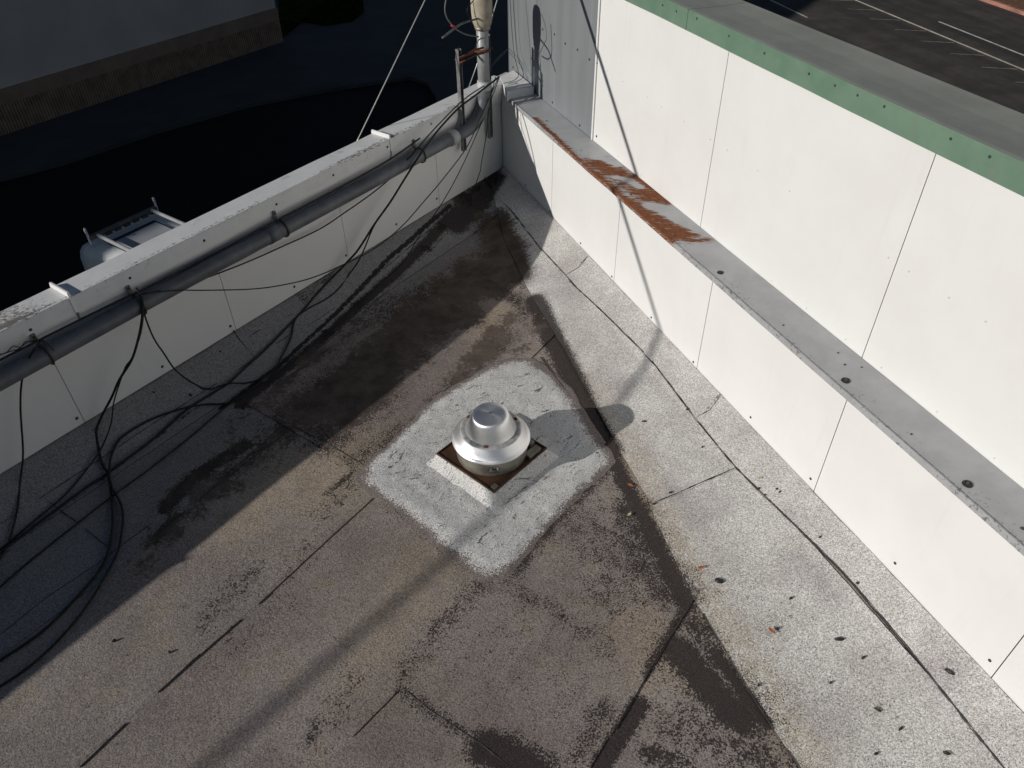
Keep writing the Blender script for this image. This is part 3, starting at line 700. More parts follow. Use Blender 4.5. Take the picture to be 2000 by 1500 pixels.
for u, v in ((1187, 138), (1217, 159), (1264, 190), (1292, 209), (1336, 237), (1387, 272), (1420, 293), (1480, 333), (1542, 373), (1735, 503), (1775, 530), (1853, 581), (1925, 628), (1207, 305), (1252, 341), (1507, 548), (1575, 602), (1651, 663), (1721, 718), (1830, 804), (1942, 895)):
    screw(tw, RW(u, v, WO-.002), -NX, .0038, M_FSCREW)
for u, v in ((1060, 57), (1083, 67), (1104, 85), (1128, 97), (1151, 116), (1166, 123), (1079, 200), (1132, 245), (1165, 266), (1002, 131)): screw(tw, RW(u, v, WO-.002), -NX, .008, M_SCREW)
# green cap, in lengths
gj = [-.42, 2.66, 6.2, 9.4]
FO = WO-.03
for i in range(3):
    pr = [(FO+.012, TZ-.004, -.13), (FO, TZ, -.125), (FO, TZ+.06, -.06), (FO, TZ+.115, -.003), (FO+.004, TZ+.12, 0)]
    link('fascia', coping_mesh(Rp, gj[i]+.002, gj[i+1]-.002, pr, 60, 'fascia'), M_GREEN, tw)
    pr = [(FO+.0045, TZ+.12, 0), (FO+.03, TZ+.121, .03), (FO+.14, TZ+.115, .14), (FO+.26, TZ+.112, .26), (FO+.40, TZ+.115, .4), (FO+.438, TZ+.117, .44), (FO+.442, TZ+.112, .445), (FO+.442, TZ-.02, .57)]
    link('cap_top', coping_mesh(Rp, gj[i]+.002, gj[i+1]-.002, pr, 60, 'cap_top'), M_CAPTOP, tw)
fbox('cap_joint', Rp, gj[1]-.006, gj[1]+.006, FO-.003, FO-.0005, TZ+.002, TZ+.12, M_GREEN, tw)
for u, v in ((1294, 10), (1321, 22), (1361, 36), (1424, 70), (1493, 104), (1580, 144), (1631, 167), (1675, 186), (1727, 208), (1857, 271), (1933, 306)): screw(tw, RW(u, v, FO-.001), -NX, .0056, M_SCREW)

# ------------------------------------------------------------------ the exhaust fan
fc = (onz(855, 885, -.08)+onz(1066, 878, -.08))/2; fx, fy = fc[0], fc[1]
A, B, D = onz(855, 885, -.08), onz(966, 960, -.08), onz(1066, 878, -.08)
ex = (B-A); ex /= np.linalg.norm(ex); ey = np.cross(UP, ex)
def Fp(a, b_, z): return np.array([fx, fy, 0])+ex*a+ey*b_+UP*z
fan = thing('roof_exhaust_fan', 'round spun aluminium exhaust fan on a square grey roof curb', 'fan', (fx, fy, FLAT))
hs = .243
# grey coating spread around the curb: thick, brushed, ragged
pat_px = [(1030, 708), (1062, 728), (1108, 768), (1130, 810), (1165, 862), (1192, 905), (1150, 945), (1080, 1013), (1030, 1072), (992, 1118), (958, 1130), (935, 1115), (880, 1078), (810, 1017), (752, 972), (708, 938), (716, 912), (765, 868), (820, 815), (862, 775), (905, 752), (955, 722), (995, 708)]
PV = [at(u, v)[:2]-np.array([fx, fy]) for u, v in pat_px]
def patr(a):
    d = np.array([math.cos(a), math.sin(a)]); best = .5
    for i in range(len(PV)):
        p, q = PV[i], PV[(i+1) % len(PV)]; e = q-p; den = d[0]*e[1]-d[1]*e[0]
        if abs(den) < 1e-9: continue
        t = (p[0]*e[1]-p[1]*e[0])/den; u_ = (p[0]*d[1]-p[1]*d[0])/den
        if t > 0 and -1e-6 <= u_ <= 1+1e-6: best = t
    return best*1.085
V, F, E_ = [], [], []
na, nr = 260, 44
for i in range(na):
    a = 2*math.pi*i/na; R_ = patr(a)+.012*mnoise.noise(Vector((math.cos(a)*6, math.sin(a)*6, 0)))+.006*mnoise.noise(Vector((math.cos(a)*22, math.sin(a)*22, 4)))
    for j in range(nr+1):
        f = .25+.75*j/nr; x, y = fx+R_*f*math.cos(a), fy+R_*f*math.sin(a)
        lift = .022*(1-sm(.80, 1.0, f))+.006; lift += .004*mnoise.noise(Vector((x*14, y*14, 1)))*(1-sm(.9, 1, f))
        if j == nr: lift = -.004
        V.append((x, y, roof_z(np.array([x, y, 0]))+lift)); E_.append(sm(.82, 1.02, f)*.86)
for i in range(na):
    i2 = (i+1) % na
    for j in range(nr): F.append((i*(nr+1)+j, (i)*(nr+1)+j+1, (i2)*(nr+1)+j+1, i2*(nr+1)+j))
bm = bmesh.new(); m0 = mesh('p', V, F, True); bm.from_mesh(m0); bmesh.ops.recalc_face_normals(bm, faces=bm.faces); bm.to_mesh(m0); bm.free()
if m0.polygons[0].normal.z < 0: m0.flip_normals()
m0.polygons.foreach_set('use_smooth', [True]*len(m0.polygons))
m0.attributes.new('edge', 'FLOAT', 'POINT').data.foreach_set('value', np.array(E_, np.float32))
po = link('coating_patch', m0, M_PATCH, roof); po['label'] = 'rough pale grey coating brushed around the exhaust fan'
# curb with coated flared sides
def square_loft(name, rings, mat, parent, n=14, smooth=True, jit=.0):
    V, F = [], []
    for h_, z in rings:
        for side in range(4):
            for q in range(n):
                t = -1+2*q/n
                a, b_ = ((t, -1), (1, t), (-t, 1), (-1, -t))[side]
                p = Fp(a*h_, b_*h_, z); jj = jit*mnoise.noise(Vector((p[0]*25, p[1]*25, z*25))); V.append(p+UP*jj+(ex*a+ey*b_)*jj)
    m = 4*n
    for i in range(len(rings)-1):
        for q in range(m): F.append((i*m+q, i*m+(q+1) % m, (i+1)*m+(q+1) % m, (i+1)*m+q))
    me = mesh(name, V, F, smooth); me.attributes.new('edge', 'FLOAT', 'POINT')
    return link(name, me, mat, parent)
square_loft('curb', [(.42, -.181), (.355, -.178), (.322, -.172), (.304, -.160), (.276, -.120), (.259, -.092), (.253, -.083), (.244, -.081), (.23, -.081)], M_PATCH, fan, jit=.004)
sheet_rim = square_loft('base_plate', [(.252, -.0835), (.254, -.074), (.252, -.070), (.244, -.070), (.242, -.077), (.12, -.077)], M_FANRUST, fan, 4, False)
ctr = (fx, fy, 0)
link('wind_band', lathe_mesh([(.215, -.0768), (.224, -.0745), (.227, -.060), (.230, -.02), (.2325, .02), (.233, .045), (.227, .046), (.20, .03)], ctr, 'wind_band', 72), M_SHROUD, fan)
link('throat', lathe_mesh([(.2, .03), (.15, .0), (.001, -.01)], ctr, 'throat', 40), M_FANDARK, fan)
dome = link('lower_dome', lathe_mesh([(.226, .044), (.240, .046), (.2445, .050), (.246, .056), (.2435, .062), (.238, .066), (.232, .072), (.218, .092), (.204, .112), (.198, .121), (.194, .127)], ctr, 'lower_dome', 96), M_ALU, fan)
link('rim_bead', lathe_mesh([(.2435, .0475), (.2475, .050), (.249, .0545), (.2475, .059), (.2435, .0615)], ctr, 'rim_bead', 96), M_ALU, dome)
link('ledge', lathe_mesh([(.1945, .1265), (.191, .131), (.184, .1335), (.172, .1335), (.158, .1325), (.150, .132)], ctr, 'ledge', 96), simple('grimy_aluminium', (.50, .495, .485), .55, .3, var=.3, scale=30), dome)
top = link('motor_cover', lathe_mesh([(.160, .1337), (.158, .138), (.154, .146), (.145, .168), (.133, .198), (.121, .226), (.114, .240), (.107, .2475), (.098, .2515), (.075, .2545), (.04, .2565), (.0008, .257)], ctr, 'motor_cover', 96), M_ALU, fan)
link('centre_rivet', lathe_mesh([(.006, .2562), (.005, .260), (.0005, .261)], ctr, 'centre_rivet', 12), M_SCREW, top)
for a in (math.radians(-100), math.radians(25), math.radians(145)):
    q = np.array([fx+.173*math.cos(a), fy+.173*math.sin(a), .1335]); screw(dome, q, UP, .009, M_RUST, 'bolt')
    t_ = np.array([-math.sin(a), math.cos(a), 0]); bm = bmesh.new()
    add_prism(bm, [q+t_*x+np.array([math.cos(a), math.sin(a), 0])*y for x, y in ((-.014, -.009), (.014, -.009), (.014, .009), (-.014, .009))], [q+UP*.0035+t_*x+np.array([math.cos(a), math.sin(a), 0])*y for x, y in ((-.012, -.007), (.012, -.007), (.012, .007), (-.012, .007))])
    link('rusty_washer', bm_mesh(bm, 'rusty_washer'), M_RUST, dome)
# hinge latch bolts on the front of the wind band, brackets and conduit box on the right
fr = np.array([.10, -.99, 0]); fr /= np.linalg.norm(fr); fs = np.cross(UP, fr)
for k in (-.022, .018):
    c = np.array([fx, fy, -.008])+fr*.236+fs*k; link('latch_bolt', tube_mesh([c-UP*.018, c+UP*.02], .006, seg=8), M_STRUT, fan)
c = np.array([fx, fy, -.010])+fr*.238; link('latch_bar', tube_mesh([c-fs*.035, c+fs*.035], .004, seg=6), M_STRUT, fan)
for (a0, a1, b0, b1, z0, z1, m) in ((.10, .17, .185, .225, -.0765, -.045, M_STRUT), (.19, .238, .10, .21, -.0765, -.050, M_SHROUD), (.19, .225, -.02, .05, -.0765, -.060, M_FANDARK), (.205, .24, -.235, -.195, -.0765, -.066, M_SHROUD)):
    bm = bmesh.new(); add_prism(bm, [Fp(a0, b0, z0), Fp(a1, b0, z0), Fp(a1, b1, z0), Fp(a0, b1, z0)], [Fp(a0, b0, z1), Fp(a1, b0, z1), Fp(a1, b1, z1), Fp(a0, b1, z1)], .004)
    link('mounting_bracket', bm_mesh(bm, 'mounting_bracket'), m, fan)

# ------------------------------------------------------------------ pipe, mast, struts
PO, PR = -.098, .058
pipe_z = lambda s: .655+.0*s
ms, mo = .40, -.10
pipe = thing('service_conduit', 'fat grey conduit pipe along the parapet bending up into the corner mast', 'pipe', Lp(3, PO, .6))
pts = [Lp(s, PO, .64+.004*math.sin(s*2)) for s in np.linspace(9.4, .88, 40)]
link('horizontal_pipe', tube_mesh(pts, PR, 'horizontal_pipe', 20), M_PIPE, pipe)
eb = [Lp(.88, PO, .64)]+[Lp(.70-.30*math.sin(t), PO, .64+.27*(1-math.cos(t))) for t in np.linspace(0, math.pi/2, 14)]+[Lp(.40, PO, .955)]
link('elbow', tube_mesh(eb, PR*1.01, 'elbow', 20), M_PIPE, pipe)
link('mast_pipe', tube_mesh([Lp(ms, PO, .93), Lp(ms, PO, 1.2), Lp(ms-.005, PO, 1.56)], PR*.93, 'mast_pipe', 20), M_MAST, pipe)
for s in (.90,): link('coupling', tube_mesh([Lp(s-.045, PO, .64), Lp(s+.045, PO, .64)], PR*1.12, 'coupling', 24), M_COUPL, pipe)
link('coupling', tube_mesh([Lp(ms, PO, .93), Lp(ms, PO, 1.01)], PR*1.08, 'coupling', 24), M_COUPL, pipe)
for s in (3.02,): link('coupling', tube_mesh([Lp(s-.05, PO, .64), Lp(s+.05, PO, .64)], PR*1.08, 'coupling', 24), M_PIPE, pipe)
def clamp(s):
    ring = [Lp(s, PO+PR*1.13*math.cos(t), .64+PR*1.13*math.sin(t)) for t in np.linspace(0, 2*math.pi, 25)]
    o = link('pipe_strap', tube_mesh(ring, .007, 'pipe_strap', 6), M_FANDARK, pipe)
    fbox('strap_tab', Lp, s-.012, s+.012, -.045, -.030, .69, .765, M_STRUT, o)
    screw(o, Lp(s, -.046, .75), -NY, .009, M_SCREW)
for s in ((LW(547, 425, PO)-C0)@DY, (LW(262, 570, PO)-C0)@DY, (LW(818, 275, PO)-C0)@DY, (LW(80, 672, PO)-C0)@DY): clamp(s)
# weatherhead
hz = 1.49
hp = Lp(ms-.005, PO, hz)
link('weatherhead', lathe_mesh([(.055, -.03), (.066, -.02), (.074, 0), (.084, .02), (.092, .10), (.094, .20), (.088, .25), (.07, .285), (.035, .30), (.001, .304)], hp, 'weatherhead', 28), M_HEAD, pipe)
link('head_collar', lathe_mesh([(.06, -.035), (.071, -.033), (.072, -.012), (.06, -.008)], hp, 'head_collar', 24), M_SHROUD, pipe)
def strut(s, z0, z1, o=-.062, label=None):
    r = thing('strut_channel', label, 'strut', Lp(s, o, z0), 'slotted struts bolted behind the corner mast')
    fbox('web', Lp, s-.019, s+.019, o+.014, o+.018, z0, z1, M_STRUT, r)
    fbox('flange', Lp, s-.021, s-.017, o-.018, o+.0178, z0, z1, M_STRUT, r)
    fbox('flange', Lp, s+.017, s+.021, o-.018, o+.0178, z0, z1, M_STRUT, r)
    k = z0+.06
    while k < z1-.03: fbox('slot', Lp, s-.006, s+.006, o+.0128, o+.0138, k-.012, k+.012, M_SCREW, r); k += .07
    return r
strut(.70, .44, 1.36, -.062, 'metal strut left of the corner mast, rising above the coping')
strut(.285, .42, 1.38, -.062, 'metal strut right of the corner mast, in front of the corner')
br = thing('mast_bracket', 'rusty iron bracket clamping the mast to the two struts', 'bracket', Lp(.5, PO, 1.26))
for dz in (0, .045):
    link('strap', tube_mesh([Lp(.72, -.085, 1.25+dz), Lp(.55, -.12, 1.275+dz), Lp(.47, -.165, 1.285+dz)], .009, seg=6), M_RUST, br)
link('strap', tube_mesh([Lp(.72, -.045, 1.27), Lp(.26, -.045, 1.28)], .012, seg=6), M_RUST, br)
ring = [Lp(ms+PR*1.1*math.cos(t), PO+PR*1.1*math.sin(t), 1.285) for t in np.linspace(0, 2*math.pi, 21)]
link('clamp_ring', tube_mesh(ring, .013, seg=6), M_RUST, br)
for sx_ in (ms-.075, ms+.078): link('clamp_bolt', tube_mesh([Lp(sx_, PO-.05, 1.285), Lp(sx_, PO+.05, 1.285)], .008, seg=8), M_RUST, br)

# ------------------------------------------------------------------ cables
def wire(name, label, cat, pts, r, mat=None, group=None, n=5, seg=8):
    """pts: (u, v, 'w', off) on the left wall, (u, v, 'r') on the roof, (u, v) in between: distance interpolated"""
    P = []
    for p in pts:
        if len(p) == 2: P.append(None)
        elif p[2] == 'w': P.append(LW(p[0], p[1], p[3]))
        elif p[2] == 'r': P.append(at(p[0], p[1], r+.010+(p[3] if len(p) > 3 else 0)))
        else: P.append(np.array(p[3]))
    dep = [None if q is None else float((q-CAMP)@FWD) for q in P]
    known = [i for i, q in enumerate(dep) if q is not None]
    arc = [0]
    for i in range(1, len(pts)): arc.append(arc[-1]+math.hypot(pts[i][0]-pts[i-1][0], pts[i][1]-pts[i-1][1]))
    for i in range(len(pts)):
        if P[i] is None:
            d = np.interp(arc[i], [arc[k] for k in known], [dep[k] for k in known]); P[i] = CAMP+ray(pts[i][0], pts[i][1])*d
    P = [q if q[2] > roof_z(q)+r*.6+.004 or abs(NX@(q-C0)) > 20 else np.array([q[0], q[1], roof_z(q)+r+.006]) for q in P]
    o = link(name, tube_mesh(P, r, name, seg, True, n), mat or M_RUBBER)
    return tag(o, label, cat, group)
GC = 'black cables strung over the shaded roof edge'
wire('cable', 'thick black cable sweeping from the mast corner down to the roof by the left wall', 'cable', [(975, 150, 'w', -.17), (930, 185, 'w', -.17), (895, 212, 'w', -.18), (855, 255, 'w', -.19), (822, 300, 'w', -.19), (790, 350), (762, 395), (732, 437), (700, 487), (677, 513), (650, 541, 'r'), (620, 577, 'r'), (597, 605, 'r'), (575, 626, 'r'), (525, 676, 'r'), (475, 722, 'r'), (447, 748, 'r'), (417, 767, 'r'), (367, 799, 'r'), (300, 857, 'r'), (210, 924, 'r'), (167, 953, 'r'), (100, 1003, 'r'), (0, 1078, 'r'), (-60, 1122, 'r')], .0085, group=GC)
wire('cable', 'black cable splitting off mid span and curling onto the grey roof strip', 'cable', [(728, 443), (712, 485), (700, 510), (682, 542, 'r'), (662, 567, 'r'), (637, 586, 'r'), (600, 604, 'r', .012), (577, 626, 'r'), (568, 660, 'r'), (550, 697, 'r'), (530, 728, 'r'), (473, 771, 'r'), (433, 801, 'r'), (367, 857, 'r'), (300, 910, 'r'), (213, 974, 'r'), (150, 1023, 'r'), (57, 1097, 'r'), (0, 1146, 'r'), (-50, 1186, 'r')][0:0] or
     [(740, 425, 'w', -.17), (727, 448), (712, 485), (700, 510), (682, 542, 'r'), (662, 567, 'r'), (637, 586, 'r'), (600, 604, 'r', .012), (577, 626, 'r'), (568, 660, 'r'), (550, 697, 'r'), (530, 728, 'r'), (473, 771, 'r'), (433, 801, 'r'), (367, 857, 'r'), (300, 910, 'r'), (213, 974, 'r'), (150, 1023, 'r'), (57, 1097, 'r'), (0, 1146, 'r'), (-50, 1186, 'r')], .006, group=GC)
wire('cable', 'black cable drooping across the white panels from pipe clamp to mast corner', 'cable', [(277, 574, 'w', -.15), (300, 570, 'w', -.14), (375, 552, 'w', -.10), (475, 515, 'w', -.06), (550, 482, 'w', -.05), (625, 447, 'w', -.05), (675, 414, 'w', -.06), (725, 379, 'w', -.08), (760, 350, 'w', -.10), (790, 318, 'w', -.13), (815, 290, 'w', -.16), (850, 250, 'w', -.17), (905, 195, 'w', -.16), (950, 165, 'w', -.13)], .0055, group=GC)
wire('cable', 'thin black cable crossing low over the panels and sagging to the wall foot', 'cable', [(277, 573, 'w', -.16), (350, 567), (400, 567), (500, 564), (575, 552), (625, 537), (670, 517), (712, 497), (750, 472), (790, 437), (825, 397), (865, 350), (912, 287), (937, 232), (972, 155, 'w', -.09)], .0045, group=GC)
wire('cable', 'thin black cable dropping from the corner to the dark stain on the roof', 'cable', [(975, 152, 'w', -.06), (955, 205), (920, 287), (890, 350), (860, 402), (837, 435), (812, 472), (790, 510), (750, 548, 'r'), (700, 595, 'r'), (650, 640, 'r'), (580, 700, 'r'), (520, 750, 'r')], .0042, group=GC)
wire('cable', 'thin black wire hanging straight down the inside corner beside the strut', 'cable', [(968, 150, 'w', -.05), (956, 200, 'w', -.09), (950, 262), (940, 320), (937, 337), (920, 385, 'r'), (905, 402, 'r')], .0042, group=GC)
wire('cable', 'thick black cable hanging from the pipe clamp in a long loop to the roof', 'cable', [(265, 562, 'w', -.14), (275, 577, 'w', -.17), (278, 600, 'w', -.17), (277, 625), (270, 662), (257, 703), (233, 742), (218, 776), (200, 810), (190, 842, 'r'), (192, 873, 'r'), (200, 907, 'r'), (210, 925, 'r'), (217, 967, 'r'), (220, 1017, 'r'), (214, 1067, 'r'), (197, 1110, 'r'), (150, 1167, 'r'), (83, 1233, 'r'), (0, 1290, 'r'), (-50, 1322, 'r')], .0080, group=GC)
wire('cable', 'black cable twisted with the thick loop, then running off to the left edge', 'cable', [(270, 570, 'w', -.15), (280, 600, 'w', -.16), (275, 650), (258, 698), (245, 717), (233, 750), (222, 787), (217, 827), (203, 867, 'r'), (193, 884, 'r', .012), (167, 920, 'r'), (127, 967, 'r'), (67, 1017, 'r'), (0, 1073, 'r'), (-50, 1108, 'r')], .0048, group=GC)
wire('cable', 'black cable curving from the pipe clamp to the bundle on the roof strip', 'cable', [(268, 566, 'w', -.15), (279, 590, 'w', -.17), (283, 617, 'w', -.16), (300, 660), (320, 690), (343, 723), (377, 750, 'r'), (407, 760, 'r'), (447, 749, 'r', .014), (480, 748, 'r'), (507, 740, 'r'), (540, 715, 'r')], .0058, group=GC)
wire('cable', 'black cable hanging near the left picture edge down to the roof', 'cable', [(82, 664, 'w', -.12), (70, 677, 'w', -.16), (57, 700), (43, 743), (40, 800), (45, 883), (43, 943, 'r'), (33, 1000, 'r'), (17, 1057, 'r'), (0, 1092, 'r'), (-30, 1130, 'r')], .0058, group=GC)
wire('cable', 'black cable making the wide outer loop over the shadow edge', 'cable', [(520, 735, 'r'), (460, 783, 'r'), (400, 790, 'r'), (360, 797, 'r', .01), (300, 817, 'r'), (253, 843, 'r'), (230, 863, 'r'), (217, 893, 'r'), (213, 923, 'r', .014), (219, 953, 'r', .01), (233, 977, 'r'), (240, 1003, 'r'), (238, 1035, 'r'), (230, 1077, 'r'), (207, 1123, 'r'), (167, 1187, 'r'), (117, 1247, 'r'), (60, 1300, 'r'), (0, 1341, 'r'), (-50, 1370, 'r')], .0072, group=GC)
wire('cable', 'black cable lying on top of the grey pipe between clamps', 'cable', [(820, 270, 'w', -.13), (760, 312, 'w', -.09), (660, 368, 'w', -.075), (545, 428, 'w', -.085), (420, 495, 'w', -.075), (300, 556, 'w', -.085), (200, 603, 'w', -.075), (85, 660, 'w', -.075), (0, 703, 'w', -.075), (-60, 733, 'w', -.075)], .007, group=GC)
wire('cable', 'tangle of thin dark wire on the pipe at the left edge', 'wire', [(-20, 700, 'w', -.12), (15, 688, 'w', -.10), (35, 682, 'w', -.12), (55, 668, 'w', -.11), (75, 664, 'w', -.13), (88, 668, 'w', -.16), (100, 678, 'w', -.17), (104, 685, 'w', -.165)], .003)
wire('cable', 'thin kinked wire above the pipe at the left edge', 'wire', [(-20, 693, 'w', -.10), (10, 690, 'w', -.11), (25, 676, 'w', -.10), (40, 678, 'w', -.12), (50, 667, 'w', -.11), (62, 668, 'w', -.12), (74, 660, 'w', -.11)], .0025)
# by the mast head
GH = 'loose service wires around the mast head'
wire('service_wire', 'grey wire looping left from the mast head, red tape on it', 'wire', [(875, -20, 'w', -.16), (869, 15, 'w', -.16), (873, 35, 'w', -.17), (884, 50, 'w', -.18), (895, 60, 'w', -.18), (912, 68, 'w', -.18), (935, 72, 'w', -.16)], .006, M_GREYC, GH)
wire('service_wire', 'stiff dark wire stub pointing left away from the mast', 'wire', [(864, 74, 'w', -.20), (886, 57, 'w', -.19), (905, 45, 'w', -.18), (935, 36, 'w', -.12)], .0085, M_GREYC, GH)
wire('service_wire', 'thin wire running up from the coping beside the beige mast head', 'wire', [(926, 100, 'w', -.05), (931, 80, 'w', -.08), (925, 50, 'w', -.15), (912, 22, 'w', -.18), (925, 0, 'w', -.18), (932, -15, 'w', -.15)], .004, M_RUBBER, GH)
wire('service_wire', 'short bent wire right of the beige mast head', 'wire', [(955, 60, 'w', -.16), (963, 30, 'w', -.18), (960, 8, 'w', -.18), (950, 30, 'w', -.18), (956, 52, 'w', -.16)], .004, M_GREYC, GH)
tag(link('red_tape', tube_mesh([LW(882, 49, -.183), LW(889, 54, -.183)], .010, seg=10), M_RED), 'scrap of red tape on the looping grey wire', 'tape')
wire('guy_wire', 'pale taut wire rising behind the parapet, far left of the mast', 'wire', [(690, 291, 'w', .30), (700, 270, 'w', .28), (765, 135, 'w', .20), (830, 0, 'w', .12), (868, -80, 'w', .06)], .0045, M_STEELW, n=1)
wire('guy_wire', 'pale taut wire running down just behind the mast', 'wire', [(915, 172, 'w', .02), (937, 112, 'w', .0), (953, 60, 'w', -.02), (974, -10, 'w', -.02), (1000, -90, 'w', -.03)], .0045, M_STEELW, n=1)
for k, (u0, u1) in enumerate(((958, 995), (964, 999))):
    wire('service_wire', ('thin wire fanning from strut to metal wall end, upper of two', 'thin wire fanning from strut to metal wall end, lower of two')[k], 'wire', [(u0, 132-10*k, 'w', .0), ((u0+u1)/2, 112-8*k, 'w', .1), (u1, 96-6*k, 'w', .3)], .003, M_RUBBER, GH)
for k, (a, b_) in enumerate(((1003, 1008), (1009, 1018))):
    p = [RW(a-8, -20, WO-.05), RW(a-3, 60, WO-.04), RW(a+2, 110, WO-.05), RW(b_+4, 150, WO-.10), onz(b_-25, 163, .885)]
    tag(link('service_wire', tube_mesh(p, .003, 'service_wire', 6, True, 5), M_RUBBER), ('thin wire running down the metal wall end, nearest its edge', 'thin wire running down the metal wall end, further in')[k], 'wire', GH)
# the overhead service cable, fixed to the tall wall: its shadow falls down wall and roof
qa = RW(1135, 0, WO)+S*1.0; qb = onz(420, 1490, FLAT)+S*10.0
dirc = (qb-qa); st0 = qa-dirc*.088
tag(link('overhead_cable', tube_mesh([st0, qa, (qa*.66+qb*.34)-UP*.0, qb, qb+dirc*1.2], .021, 'overhead_cable', 10, True, 1), M_RUBBER), 'overhead service cable running from the tall wall away to the left', 'cable')

# ------------------------------------------------------------------ leaves and twigs
def leaf(u, v, ln, ang, mat, label, curl=.3):
    c = at(u, v, .022); V, F = [], []; n = 7
    for i in range(n):
        t = i/(n-1); wdt = ln*.24*math.sin(math.pi*min(1, t*.96+.03))**.8
        for k in (-1, 0, 1):
            x = (t-.5)*ln; y = k*wdt; z = curl*ln*((t-.5)**2)*1.2+abs(k)*wdt*.35
            V.append((c[0]+x*math.cos(ang)-y*math.sin(ang), c[1]+x*math.sin(ang)+y*math.cos(ang), c[2]+z))
    for i in range(n-1):
        for k in range(2): F.append((i*3+k, (i+1)*3+k, (i+1)*3+k+1, i*3+k+1))
    b0 = len(V); V += [(x, y, z-.0012) for x, y, z in V]; F += [tuple(b0+q for q in f[::-1]) for f in F]
    tag(link('dry_leaf', mesh('dry_leaf', V, F, True), mat), label, 'leaf', 'dry leaves scattered on the roof')
leaf(1231, 948, .042, -.6, M_LEAFO, 'orange dry leaf in the dark strip right of the fan')
leaf(1229, 1005, .036, .8, M_LEAFP, 'pale yellow dry leaf in the dark strip below the orange one')
leaf(1370, 1108, .040, .2, M_LEAFO, 'orange dry leaf just above the black tar spot')
leaf(1508, 1232, .045, -.9, M_LEAFO, 'orange dry leaf low on the speckled right strip')
leaf(1485, 933, .030, .5, M_LEAFP, 'whitish leaf scrap near the seam by the right wall')
leaf(1413, 1156, .016, .6, M_LEAFO, 'tiny orange leaf crumb below the black tar spot')
leaf(1045, 614, .028, .2, M_LEAFO, 'small orange leaf scrap by the shadow edge near the corner')
leaf(1062, 622, .014, .2, M_LEAFP, 'tiny pale crumb by the shadow edge near the corner')

V, F = [], []
M_LITTER = simple('rotten_leaf_litter', (.030, .024, .018), .9, var=.5, scale=30)
for (u, v, sp_, cnt) in ((912, 398, .10, 150), (960, 352, .07, 70), (935, 375, .09, 80), (862, 448, .06, 50), (835, 490, .05, 40), (700, 598, .05, 40), (640, 652, .05, 40), (480, 795, .04, 25)):
    c0 = at(u, v)
    for i in range(cnt):
        p = c0+np.array([random.gauss(0, sp_*.5), random.gauss(0, sp_*.5), 0]); p[2] = surf(p)+.012+random.random()*.02*math.exp(-((p-c0)[0]**2+(p-c0)[1]**2)/(sp_*.5)**2)
        if NX@(p-C0) > -.03 or NY@(p-C0) > -.03: continue
        an = random.random()*6.28; L, W = .006+.012*random.random(), .003+.005*random.random(); t = np.array([math.cos(an), math.sin(an), random.uniform(-.5, .5)]); n_ = np.array([-math.sin(an), math.cos(an), random.uniform(-.6, .6)]); k = len(V)
        V += [p-t*L, p+n_*W, p+t*L, p-n_*W]; F.append((k, k+1, k+2, k+3))
lt = link('leaf_litter', mesh('leaf_litter', V, F), M_LITTER, None, 'stuff'); lt['label'] = 'rotten leaf litter gathered in the shaded roof corner'
# ------------------------------------------------------------------ neighbour building, apron, grass
nbA, nbB = gp(0, 275), gp(555, 88); nd = (nbB-nbA); nd[2] = 0; nd /= np.linalg.norm(nd); nn = np.array([nd[1], -nd[0], 0])
if nn@(CAMP-nbA) < 0: nn = -nn
NBH = 12.0
def Np(s, o, z): return nbB+nd*s+nn*o+UP*(z)                       # s negative = to the left
nb = thing('neighbour_building', 'large dim building with plain wall over a ribbed brown base band', 'building', nbB)
def mat_stucco():
    b = NB('neighbour_stucco'); c = b.mix(b.ramp(b.noise(.5, 5, .6), .3, .7), (.50, .445, .40), (.60, .54, .49))
    c = b.mix(b.math('MULTIPLY', b.ramp(b.noise(3, 6, .7), .66, .74), .5), c, (.16, .15, .15)); b.bump(b.noise(18, 4), .3, .02); return b.done(c, .9)
M_NST = mat_stucco(); M_BAND = simple('brown_base_tile', (.27, .18, .13), .8, var=.25, scale=3); M_BAND2 = simple('brown_cap_band', (.28, .19, .14), .85, var=.15, scale=2)
fbox('wall', Np, -48, 0, -30, -.0605, .0, NBH, M_NST, nb)
fbox('roof_edge', Np, -48.1, .1, -30.1, .05, NBH, NBH+.4, M_NST, nb)
fbox('base_band', Np, -48, .02, -.0598, .0, .92, 1.33, M_BAND2, nb)
V, F = [], []
rib = .09; q = 0; s = 0.
while s > -30:                                                     # ribbed facing, one joined piece
    for (a, o) in ((s, .0), (s-rib*.62, .0), (s-rib*.66, -.03), (s-rib*.96, -.03)):
        V.append(Np(a, o, .0)); V.append(Np(a, o, .92))
    s -= rib
for i in range(len(V)//2-1): F.append((2*i, 2*i+1, 2*i+3, 2*i+2))
link('ribbed_base', mesh('ribbed_base', V, F), M_BAND, nb)
M_CONC = simple('apron_concrete', (.05, .05, .052), .9, var=.2, scale=.8, bump=.2)
edge = [gp(u, v) for u, v in ((-350, 500), (-120, 400), (0, 356), (130, 322), (300, 264), (480, 212), (640, 180), (800, 156), (835, 168), (852, 195), (856, 260))]
poly = edge+[edge[-1]+nd*8+np.array([6, 8, 0]), edge[-1]+nd*25+np.array([6, 8, 0]), Np(30, -20, 0), Np(1, -.0, 0)-nn*20, Np(-.2, -.3, 0), Np(-30, -.3, 0)]
ap = slab('pavement', poly, GZ-.05, GZ+.12, M_CONC)
M_GRASS = simple('dark_grass', (.022, .040, .006), 1, var=.4, scale=3, spec=0)
gpoly = [gp(u, v) for u, v in ((556, 60), (590, 50), (640, 57), (690, 48), (712, 30), (708, -10), (650, -60), (540, -60))]
gpoly[0] = Np(.12, -.3, 0)
